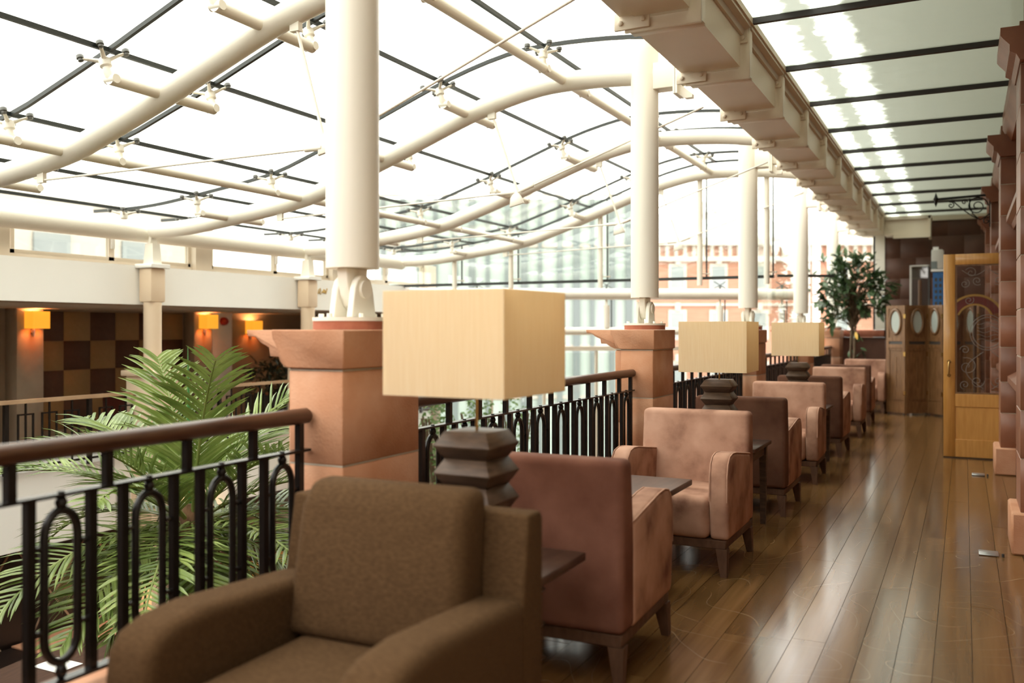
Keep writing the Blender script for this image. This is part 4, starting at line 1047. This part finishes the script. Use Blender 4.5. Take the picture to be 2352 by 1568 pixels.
place_chair(14.37, True, M['suede_dark'], 'brown armchair seen from behind, almost hidden by chairs in front', -0.02)
place_chair(16.55, False, M['suede'], 'farthest pinkish armchair, in front of the tree', 0.0)

# brown upholstered chair nearest the viewer
bc = thing('lounge_chair', 'brown woven armchair with loose back cushion, nearest the viewer', 'armchair', (-1.555, 2.03, 0), 0.02)
mw = M['weave']
bev('seat', MB().box((-0.27, -0.40, 0.16), (0.27, 0.30, 0.33)), mw, bc, 0.03, 3)
bev('seat_cushion', MB().box((-0.265, -0.42, 0.335), (0.265, 0.18, 0.47)), mw, bc, 0.05, 4, deform=lambda x, y, z: (x, y, z + 0.02 * (1 - (x / 0.27) ** 2)))
bev('back_frame', MB().prism([(0.43, 0.12), (0.43, 0.84), (0.415, 0.86), (0.33, 0.86), (0.26, 0.46), (0.26, 0.12)], 'x', -0.43, 0.43), mw, bc, 0.02, 3)
bev('back_cushion', MB().prism([(0.29, 0.47), (0.335, 0.80), (0.35, 0.93), (0.24, 0.935), (0.185, 0.86), (0.12, 0.47)], 'x', -0.29, 0.29), mw, bc, 0.045, 4,
    deform=lambda x, y, z: (x * (1 + 0.05 * max(0, (0.93 - z) / 0.45)), y - 0.03 * (1 - (x / 0.3) ** 2) * (1 if y < 0.25 else 0), z))
for s in (-1, 1):
    bev('arm', MB().prism([(-0.42, 0.12), (-0.43, 0.50), (-0.42, 0.575), (-0.385, 0.62), (-0.32, 0.645), (-0.2, 0.655), (0.30, 0.625), (0.30, 0.12)], 'x', s * 0.275, s * 0.435), mw, bc, 0.04, 4, ang=50)
for sx, sy in ((-1, -1), (1, -1), (1, 1), (-1, 1)):
    MB().frustum((sx * 0.38, sy * 0.37, 0), (0.018, 0.018), (sx * 0.37, sy * 0.355, 0.125), (0.03, 0.03)).build('leg', M['legwood'], bc)

# ================================================================== TABLES AND LAMPS
def side_table(y, label, x0=-1.84, x1=-1.25, z=0.60, d=0.58, name='side_table', cat='table', grp='dark side tables'):
    cx = (x0 + x1) / 2; w = (x1 - x0) / 2
    t = thing(name, label, cat, (cx, y, 0), 0, grp)
    bev('top', MB().box((-w, -d / 2, z - 0.028), (w, d / 2, z)), M['tabletop'], t, 0.004, 1)
    for s in (-1, 1):
        MB().box((s * (w - 0.05) - 0.012, -d / 2 + 0.05, z - 0.10), (s * (w - 0.05) + 0.012, d / 2 - 0.05, z - 0.028)).build('apron', M['walnut'], t)
        MB().box((-w + 0.05, s * (d / 2 - 0.05) - 0.012, z - 0.10), (w - 0.05, s * (d / 2 - 0.05) + 0.012, z - 0.028)).build('apron', M['walnut'], t)
    for sx in (-1, 1):
        for sy in (-1, 1): MB().frustum((sx * (w - 0.05), sy * (d / 2 - 0.05), 0), (0.018, 0.018), (sx * (w - 0.05), sy * (d / 2 - 0.05), z - 0.028), (0.025, 0.025)).build('leg', M['walnut'], t)
def pedestal_table(y, label, x0, x1, z, d, name, grp, foot=0.20):
    cx = (x0 + x1) / 2; w = (x1 - x0) / 2
    t = thing(name, label, 'table', (cx, y, 0), 0, grp)
    bev('top', MB().box((-w, -d / 2, z - 0.032), (w, d / 2, z)), M['tabletop'], t, 0.004, 1)
    MB().box((-w * 0.5, -d * 0.25, z - 0.06), (w * 0.5, d * 0.25, z - 0.032)).build('bearer', M['walnut'], t)
    n = 4; h = (z - 0.06) / n
    for k in range(n):
        q = foot
        m = MB().frustum((0, 0, k * h), (q * 0.7, q * 0.7), (0, 0, (k + 0.5) * h), (q, q)); m.frustum((0, 0, (k + 0.5) * h), (q, q), (0, 0, (k + 1) * h), (q * 0.7, q * 0.7))
        m.build('pedestal_tier', M['tier'], t)
pedestal_table(2.86, 'dark pedestal table under the nearest lamp, behind the brown armchair', -1.86, -1.27, 0.565, 0.58, 'side_table', 'dark side tables', 0.18)
side_table(6.40, 'dark side table under the second lamp')
side_table(9.84, 'dark side table under the farthest lamp')
G2 = 'low square tables between facing chairs'
pedestal_table(4.60, 'low dark square table between the two nearest suede armchairs', -1.90, -1.35, 0.57, 0.64, 'coffee_table', G2)
pedestal_table(8.08, 'low dark table between the second pair of armchairs', -1.90, -1.40, 0.55, 0.40, 'coffee_table', G2, 0.15)
pedestal_table(11.85, 'low dark table between the third pair of armchairs', -1.90, -1.40, 0.55, 0.60, 'coffee_table', G2)

def lamp(x, y, rz, zt, ntier, ztop, s0, s1, label, sw=0.236):
    """zt: table height, ztop: top of the wooden base, s0..s1: shade heights"""
    t = thing('table_lamp', label, 'lamp', (x, y, zt), rz, 'table lamps with square linen shades')
    h = (ztop - zt) / ntier
    for k in range(ntier):
        z = k * h; b = MB()
        a, w = 0.084, 0.112
        vs = []
        for zz, hh in ((z, a), (z + h * 0.46, w), (z + h * 0.50, w), (z + h, a)):
            for sx, sy in ((-1, -1), (1, -1), (1, 1), (-1, 1)): vs.append((sx * hh, sy * hh, zz))
        fs = [(0, 3, 2, 1), (12, 13, 14, 15)]
        for q in range(3):
            for e in range(4): fs.append((4 * q + e, 4 * q + (e + 1) % 4, 4 * q + 4 + (e + 1) % 4, 4 * q + 4 + e))
        bev('base_tier', b.add(vs, fs), M['tier'], t, 0.0025, 1)
    zb = ztop - zt
    rod = MB().cyl((0, 0, zb), (0, 0, s1 - zt - 0.06), 0.0055, n=10)
    rod.build('stem', M['brass'], t, 50)
    MB().lathe([(0.02, 0), (0.024, 0.02), (0.02, 0.07)], 14, (0, 0, s0 - zt + 0.05)).build('socket', M['brass'], t, 50)
    a, b = s0 - zt, s1 - zt; e = 0.005
    sh = MB()
    prof = [(sw, a), (sw, b), (sw - e, b), (sw - e, a)]
    vs = []; fs = []
    for q, (r, z) in enumerate(prof):
        for sx, sy in ((-1, -1), (1, -1), (1, 1), (-1, 1)): vs.append((sx * r, sy * r, z))
    for q in range(4):
        for c in range(4):
            fs.append((4 * q + c, 4 * q + (c + 1) % 4, 4 * ((q + 1) % 4) + (c + 1) % 4, 4 * ((q + 1) % 4) + c))
    so = sh.add(vs, fs).build('shade', M['shade'], t)
    fr = MB()
    for c in range(4): ang = c * PI / 2; fr.cyl((0.02 * math.cos(ang), 0.02 * math.sin(ang), b - 0.06), ((sw - e) * math.cos(ang), (sw - e) * math.sin(ang), b - 0.02), 0.003, n=6)
    fr.build('shade_carrier', M['brass'], t)
lamp(-1.545, 2.80, -0.02, 0.565, 5, 1.045, 1.176, 1.533, 'nearest table lamp with large square linen shade beside the brown armchair')
lamp(-1.570, 6.44, 0.03, 0.60, 5, 1.045, 1.103, 1.457, 'second table lamp, crinkled square linen shade behind the pinkish armchair')
lamp(-1.565, 9.84, 0.02, 0.60, 5, 1.055, 1.130, 1.475, 'farthest table lamp with small looking square linen shade')

# ================================================================== FAR END: SCREEN, TREE, STORED THINGS
sc_ = thing('folding_screen', 'carved wooden folding screen with oval mirrors at the far end', 'screen', (0, 0, 0))
pts = [(-1.165, 16.32), (-0.86, 16.10), (-0.54, 16.36), (-0.30, 16.05), (-0.02, 16.36), (0.22, 16.05)]
SH = 1.80
def ring(cx, cz, rx, rz_, r, y, n=36):
    return MB().tube([(cx + rx * math.cos(2 * PI * k / n), y, cz + rz_ * math.sin(2 * PI * k / n)) for k in range(n)], r, 8, close=True)
for i in range(len(pts) - 1):
    (ax, ay), (bx, by) = pts[i], pts[i + 1]; w = math.hypot(bx - ax, by - ay); an = math.atan2(by - ay, bx - ax)
    lf_ = MB()
    T = 0.03; s = 0.055
    lf_.box((0.004, -T / 2, 0.03), (s, T / 2, SH)); lf_.box((w - s, -T / 2, 0.03), (w - 0.004, T / 2, SH))
    for z0, z1 in ((0.03, 0.22), (1.10, 1.16), (1.21, 1.27), (SH - 0.05, SH)): lf_.box((s, -T / 2, z0), (w - s, T / 2, z1))
    leafo = lf_.build('leaf', M['pine'], sc_); leafo.location = (ax, ay, 0); leafo.rotation_euler = (0, 0, an)
    MB().box((s, -0.006, 0.22), (w - s, 0.006, 1.10)).build('lower_panel', M['pine'], leafo)
    MB().box((s, -0.006, 1.27), (w - s, 0.006, SH - 0.05)).build('upper_panel', M['pine'], leafo)
    MB().box((s, -0.004, 1.16), (w - s, 0.004, 1.21)).build('slot_backing', M['dgrey'], leafo)
    fr = MB()
    for a, b in (((s, 0.24), (w - s, 0.26)), ((s, 1.06), (w - s, 1.08)), ((s, 0.24), (s + 0.018, 1.08)), ((w - s - 0.018, 0.24), (w - s, 1.08))): fr.box((a[0], -0.016, a[1]), (b[0], 0.016, b[1]))
    fr.build('moulding', M['pine'], leafo)
    MB().box((w / 2 - 0.012, -0.012, 0.45), (w / 2 + 0.012, 0.012, 0.95)).build('carved_strip', M['pine'], leafo)
    ring(w / 2, 1.53, min(0.105, w * 0.31), 0.20, 0.022, -0.012).build('oval_frame', M['pine'], leafo, 60)
    ov = [( w / 2 + min(0.095, w * 0.28) * math.cos(2 * PI * k / 32), 1.53 + 0.185 * math.sin(2 * PI * k / 32)) for k in range(32)]
    MB().prism(ov, 'y', -0.014, -0.008).build('oval_mirror', M['mirror'], leafo)
    for z in (0.36, 1.0, 1.62): MB().box((w - 0.03, -0.022, z - 0.035), (w + 0.012, -0.014, z + 0.035)).build('hinge', M['brass'], leafo)
    for xx in (0.04, w - 0.04): MB().cyl((xx, 0, 0), (xx, 0, 0.03), 0.014, n=8).build('foot', M['dgrey'], leafo)

dc = thing('display_case', 'tall narrow glass display case behind the screen', 'cabinet', (-0.87, 17.75, 0))
for sx in (0, 0.30):
    for sy in (0, 0.28): MB().box((sx - 0.012, sy - 0.012, 0), (sx + 0.012, sy + 0.012, 2.55)).build('post', M['grey_plastic'] if sx == 0 else M['dgrey'], dc)
for z in (0.05, 0.9, 1.7, 2.55): MB().box((-0.012, -0.012, z - 0.01), (0.312, 0.292, z + 0.01)).build('shelf', M['grey_plastic'], dc)
MB().box((0.01, -0.004, 0.06), (0.29, 0.004, 2.54)).build('pane', M['dglass'], dc)
MB().box((0.0, 0.27, 0.06), (0.30, 0.28, 2.54)).build('back_panel', M['dgrey'], dc)
MB().cyl((0.15, 0.14, 0.91), (0.15, 0.14, 2.3), 0.03, n=10).build('pole', M['pine'], dc)
bl = thing('plastic_rack', 'blue perforated plastic rack standing behind the screen', 'rack', (-0.50, 17.62, 0))
MB().box((0.0, 0.0, 0.3), (0.17, 0.20, 2.42)).build('body', M['blue'], bl)
for r in range(12):
    for c in range(2): MB().box((0.03 + c * 0.07, -0.006, 1.1 + r * 0.105), (0.07 + c * 0.07, 0.0, 1.16 + r * 0.105)).build('slot', M['dgrey'], bl)
MB().box((0.02, 0.02, 0), (0.15, 0.18, 0.3)).build('foot', M['dgrey'], bl)
MB().box((0.175, 0.0, 0), (0.195, 0.2, 2.40)).build('side_post', M['grey_plastic'], bl)
MB().box((-0.03, -0.02, 2.43), (0.26, 0.22, 2.47)).build('shelf', M['paper'], bl)
bx = thing('storage_box', 'crumpled white box on top of the blue rack', 'box', (-0.53, 17.70, 2.47))
bev('body', MB().box((0.0, -0.08, 0), (0.2, 0.10, 0.34)), M['grey_plastic'], bx, 0.02, 2, deform=lambda x, y, z: (x + 0.03 * math.sin(z * 9), y, z + 0.03 * math.sin(x * 16)))
MB().box((0.0, -0.086, 0.0), (0.10, -0.081, 0.14)).build('label_patch', M['fin'], bx)
MB().box((0.03, -0.02, 0.335), (0.12, 0.0, 0.40)).build('flap', M['paper'], bx)
sg = thing('arched_sign', 'dark red arched sign with gilt edge seen through the door glass', 'sign', (0.12, 12.95, 0))
def arc_band(r0, r1, a0, a1, n, y0, y1):
    m = MB(); vs = []; fs = []
    for k in range(n + 1):
        a = a0 + (a1 - a0) * k / n
        for y in (y0, y1):
            for r in (r0, r1): vs.append((r * math.cos(a), y, r * math.sin(a)))
    for k in range(n):
        c = 4 * k; d = c + 4
        fs += [(c, d, d + 1, c + 1), (c + 2, c + 3, d + 3, d + 2), (c, c + 2, d + 2, d), (c + 1, d + 1, d + 3, c + 3)]
    fs += [(0, 1, 3, 2), (4 * n, 4 * n + 2, 4 * n + 3, 4 * n + 1)]
    return m.add(vs, fs)
for nm, a, b, mm, yy in (('panel', 0.21, 0.31, 'signred', (0, 0.03)), ('gilt_edge', 0.308, 0.335, 'gold', (-0.01, 0.035)), ('gilt_edge', 0.19, 0.213, 'gold', (-0.01, 0.035))):
    o = arc_band(a, b, 0.35, PI - 0.35, 24, *yy).build(nm, M[mm], sg); o.location = (0, 0, 1.52)
MB().cyl((0, 0.02, 0.03), (0, 0.02, 1.71), 0.02, n=12).build('post', M['walnut'], sg)
MB().cyl((0, 0.02, 0), (0, 0.02, 0.03), 0.14, n=20).build('foot', M['walnut'], sg)

# leafy tree
rnd = random.Random(8)
TX, TY = -1.84, 17.75
tr = thing('leafy_tree', 'bushy potted tree with glossy dark leaves at the far window', 'tree', (TX, TY, 0))
bev('pot', MB().lathe([(0.17, 0), (0.22, 0.04), (0.25, 0.38), (0.26, 0.42), (0.23, 0.42), (0.22, 0.36)], 24), M['pot'], tr, 0.004, 1)
for k in range(3):
    a = k * 2.1; MB().tube([(0.03 * math.cos(a), 0.03 * math.sin(a), 0.34), (0.05 * math.cos(a + 1), 0.05 * math.sin(a + 1), 0.9), (0.04 * math.cos(a + 2), 0.04 * math.sin(a + 2), 1.5), (0.12 * math.cos(a + 2), 0.12 * math.sin(a + 2), 2.2)], [0.022, 0.02, 0.018, 0.01], 8).build('stem', M['bark'], tr, 60)
lmA = leaf_mesh('leaf', M['leaf'], 0.175, 0.072)
twigs = MB(); leaves = []
cen = Vector((0.0, 0.0, 2.10))
spots = []
for _ in range(150):
    while True:
        p = Vector((rnd.uniform(-1, 1), rnd.uniform(-1, 1), rnd.uniform(-1, 1)))
        if 0.25 < p.length < 1: break
    spots.append(Vector((p.x * 0.72, p.y * 0.42, p.z * 0.64 + (0.12 if abs(p.x) < 0.5 else 0))) + cen)
spots += [Vector((-0.55, 0, 2.72)), Vector((-0.28, 0, 2.85)), Vector((0.35, 0, 2.75)), Vector((0.72, -0.05, 2.08)), Vector((-0.85, 0, 2.15)), Vector((-0.80, 0, 2.5)), Vector((-0.55, 0, 1.55)), Vector((-0.4, 0, 1.45)), Vector((0.1, -0.05, 1.25)), Vector((-0.05, 0.0, 1.0)), Vector((0.15, 0, 0.95)), Vector((0.5, 0, 1.7))]
for p in spots:
    b = Vector((rnd.uniform(-0.06, 0.06), rnd.uniform(-0.06, 0.06), min(p.z - 0.1, rnd.uniform(1.4, 2.1))))
    if p.z < 1.3: b = Vector((0, 0, p.z - 0.12))
    twigs.tube([b, b.lerp(p, 0.55) + Vector((0, 0, 0.05)), p], [0.008, 0.005, 0.003], 5)
    out = (p - Vector((0, 0, 1.9))).normalized()
    for j in range(rnd.choice((5, 6, 7))):
        d = (out * 0.8 + Vector((rnd.uniform(-1, 1), rnd.uniform(-1, 1), rnd.uniform(-0.9, 0.7)))).normalized()
        leaves.append((p - out * rnd.uniform(0, 0.12), rot_to(d, rnd.uniform(-0.7, 0.7)), rnd.uniform(0.75, 1.15)))
o = twigs.build('twig', M['bark'], tr); o['kind'] = 'stuff'
leaves.sort(key=lambda q: q[0].y)
for p, R, s in leaves[:300]:
    l = link('leaf', lmA, tr); l.matrix_local = Matrix.Translation(p) @ R.to_4x4() @ Matrix.Scale(s, 4)
mb = MB()
for p, R, s in leaves[300:]:
    n0 = len(mb.v)
    mb.add([R @ Vector(v.co) * s + p for v in lmA.vertices], [tuple(f.vertices) for f in lmA.polygons])
f = mb.build('foliage', M['leaf'], tr, 80); f['kind'] = 'stuff'
yl = link('leaf', leaf_mesh('leaf', M['leaf_yellow'], 0.15, 0.06), tr, (0.07, -0.28, 1.36)); yl.rotation_euler = (-1.2, 0.3, 2.9)

# ================================================================== OPEN DOOR
dr = thing('door_1', 'open golden oak door with etched glass panel', 'door', (-0.205, 11.0, 0)); struct(dr)
W = 0.86; HD = 2.225; T = 0.045
block('stile', dr, (0, -T / 2, 0.012), (0.115, T / 2, HD), M['oak'], 0.003)
block('stile', dr, (W - 0.115, -T / 2, 0.012), (W, T / 2, HD), M['oak'], 0.003)
block('top_rail', dr, (0.116, -T / 2, HD - 0.115), (W - 0.116, T / 2, HD), M['oak'], 0.003)
block('lock_rail', dr, (0.116, -T / 2, 0.56), (W - 0.116, T / 2, 0.70), M['oak'], 0.003)
block('bottom_rail', dr, (0.116, -T / 2, 0.012), (W - 0.116, T / 2, 0.205), M['oak'], 0.003)
block('panel', dr, (0.116, -0.012, 0.206), (W - 0.116, 0.012, 0.559), M['oak'], 0.0)
for a, b in (((0.116, 0.70), (0.132, HD - 0.115)), ((W - 0.132, 0.70), (W - 0.116, HD - 0.115)), ((0.132, 0.70), (W - 0.132, 0.716)), ((0.132, HD - 0.131), (W - 0.132, HD - 0.115))):
    MB().box((a[0], -0.016, a[1]), (b[0], 0.016, b[1])).build('glazing_bead', M['pine'], dr)
gl = MB().box((0.118, -0.003, 0.702), (W - 0.118, 0.003, HD - 0.117)).build('glass', M['dglass'], dr)
def spiral(cx, cz, r, turns, a0, n=26, s=1):
    return [(cx + r * (1 - 0.85 * k / n) * math.cos(a0 + s * 2 * PI * turns * k / n), -0.005, cz + r * (1 - 0.85 * k / n) * math.sin(a0 + s * 2 * PI * turns * k / n)) for k in range(n + 1)]
cxd = W / 2
et = []
for s in (-1, 1):
    for (dx, z, r, a0) in ((0.16, 2.02, 0.06, 0.5), (0.22, 1.90, 0.05, 2.0), (0.10, 1.93, 0.05, 4.0), (0.20, 1.00, 0.10, 1.2), (0.10, 0.84, 0.07, 3.0), (0.22, 0.80, 0.05, 5.0), (0.22, 1.18, 0.05, 0.0), (0.18, 1.72, 0.05, 2.5)):
        et.append(spiral(cxd + s * dx, z, r, 1.4, a0 if s > 0 else PI - a0, s=s))
    et.append([(cxd + s * (0.04 + 0.17 * math.sin(PI * k / 14)), -0.005, 0.76 + 0.40 * k / 14) for k in range(15)])
    et.append([(cxd + s * (0.02 + 0.23 * k / 12), -0.005, 2.05 - 0.06 * math.sin(PI * k / 12)) for k in range(13)])
for p in et: MB().tube(p, 0.0035, 5).build('etched_scroll', M['etch'], gl)
for r in (0.17, 0.145): MB().tube([(cxd + r * math.cos(2 * PI * k / 40), -0.005, 1.37 + r * 1.12 * math.sin(2 * PI * k / 40)) for k in range(40)], 0.004, 5, close=True).build('etched_ring', M['etch'], gl)
for k in range(5): MB().tube([(cxd - 0.10 + 0.2 * q / 8, -0.005, 1.29 + 0.045 * k + 0.014 * math.sin(q + k)) for q in range(9)], 0.003, 5).build('etched_wave', M['etch'], gl)
hd = MB(); hd.tube([(0.055, -T / 2, 1.05), (0.055, -T / 2 - 0.05, 1.05), (0.055, -T / 2 - 0.05, 0.90), (0.055, -T / 2, 0.90)], 0.009, 8)
hd.build('pull_handle', M['brass'], dr, 60)
for z in (0.90, 1.05): MB().cyl((0.055, -T / 2 - 0.004, z), (0.055, -T / 2, z), 0.02, n=14).build('rose', M['brass'], dr, 60)
block('edge_plate', dr, (-0.003, -0.012, 0.52), (0.0, 0.012, 0.80), M['brass'], 0.0)
block('kick_edge', dr, (0.0, -T / 2 - 0.001, 0.0), (W, T / 2 + 0.001, 0.012), M['walnut'], 0.0)

# wrought iron bracket on the third pilaster
ib = thing('iron_bracket', 'black wrought iron scroll bracket high on the terracotta wall', 'bracket', (0.30, 13.30, 3.02))
MB().bar((-0.62, 0, 0.12), (0.0, 0, 0.14), 0.022, 0.03).build('arm', M['iron'], ib)
MB().lathe([(0.002, -0.10), (0.018, -0.06), (0.022, -0.03), (0.035, 0.0), (0.022, 0.03), (0.012, 0.06), (0.002, 0.09)], 12, (-0.64, 0, 0.12)).build('finial', M['iron'], ib, 60)
MB().box((-0.012, -0.02, -0.28), (0.005, 0.02, 0.22)).build('wall_plate', M['iron'], ib)
def sp2(cx, cz, r, turns, a0, s=1, n=30): return [(p[0], 0, p[2]) for p in spiral(cx, cz, r, turns, a0, n, s)]
for p in (sp2(-0.15, 0.0, 0.13, 1.8, 0.0), sp2(-0.46, 0.03, 0.045, 1.3, 2.0, -1), sp2(-0.30, 0.06, 0.035, 1.2, 0.0), sp2(-0.04, -0.20, 0.045, 1.3, 1.0),
          [(-0.45 + 0.45 * k / 16, 0, 0.10 - 0.30 * math.sin(PI / 2 * k / 16) + (0.10 if k > 12 else 0) * (k - 12) / 4) for k in range(17)], [(-0.24, 0, 0.11), (-0.235, 0, 0.0), (-0.20, 0, -0.10), (-0.14, 0, -0.16)]):
    MB().tube(p, 0.008, 6).build('scroll', M['iron'], ib, 60)
# floor plates by the pilasters
for x, y, lab in ((0.135, 6.36, 'small grey metal floor plate beside the nearest pilaster foot'), (0.12, 9.78, 'small grey metal floor plate beside the second pilaster foot')):
    p = thing('floor_plate', lab, 'floor plate', (x, y, 0.0005))
    bev('cover', MB().box((-0.055, -0.06, 0), (0.055, 0.06, 0.012)), M['metalplate'], p, 0.004, 1)
    MB().cyl((0.078, -0.045, 0), (0.078, -0.045, 0.02), 0.008, n=8).build('bolt', M['dgrey'], p)
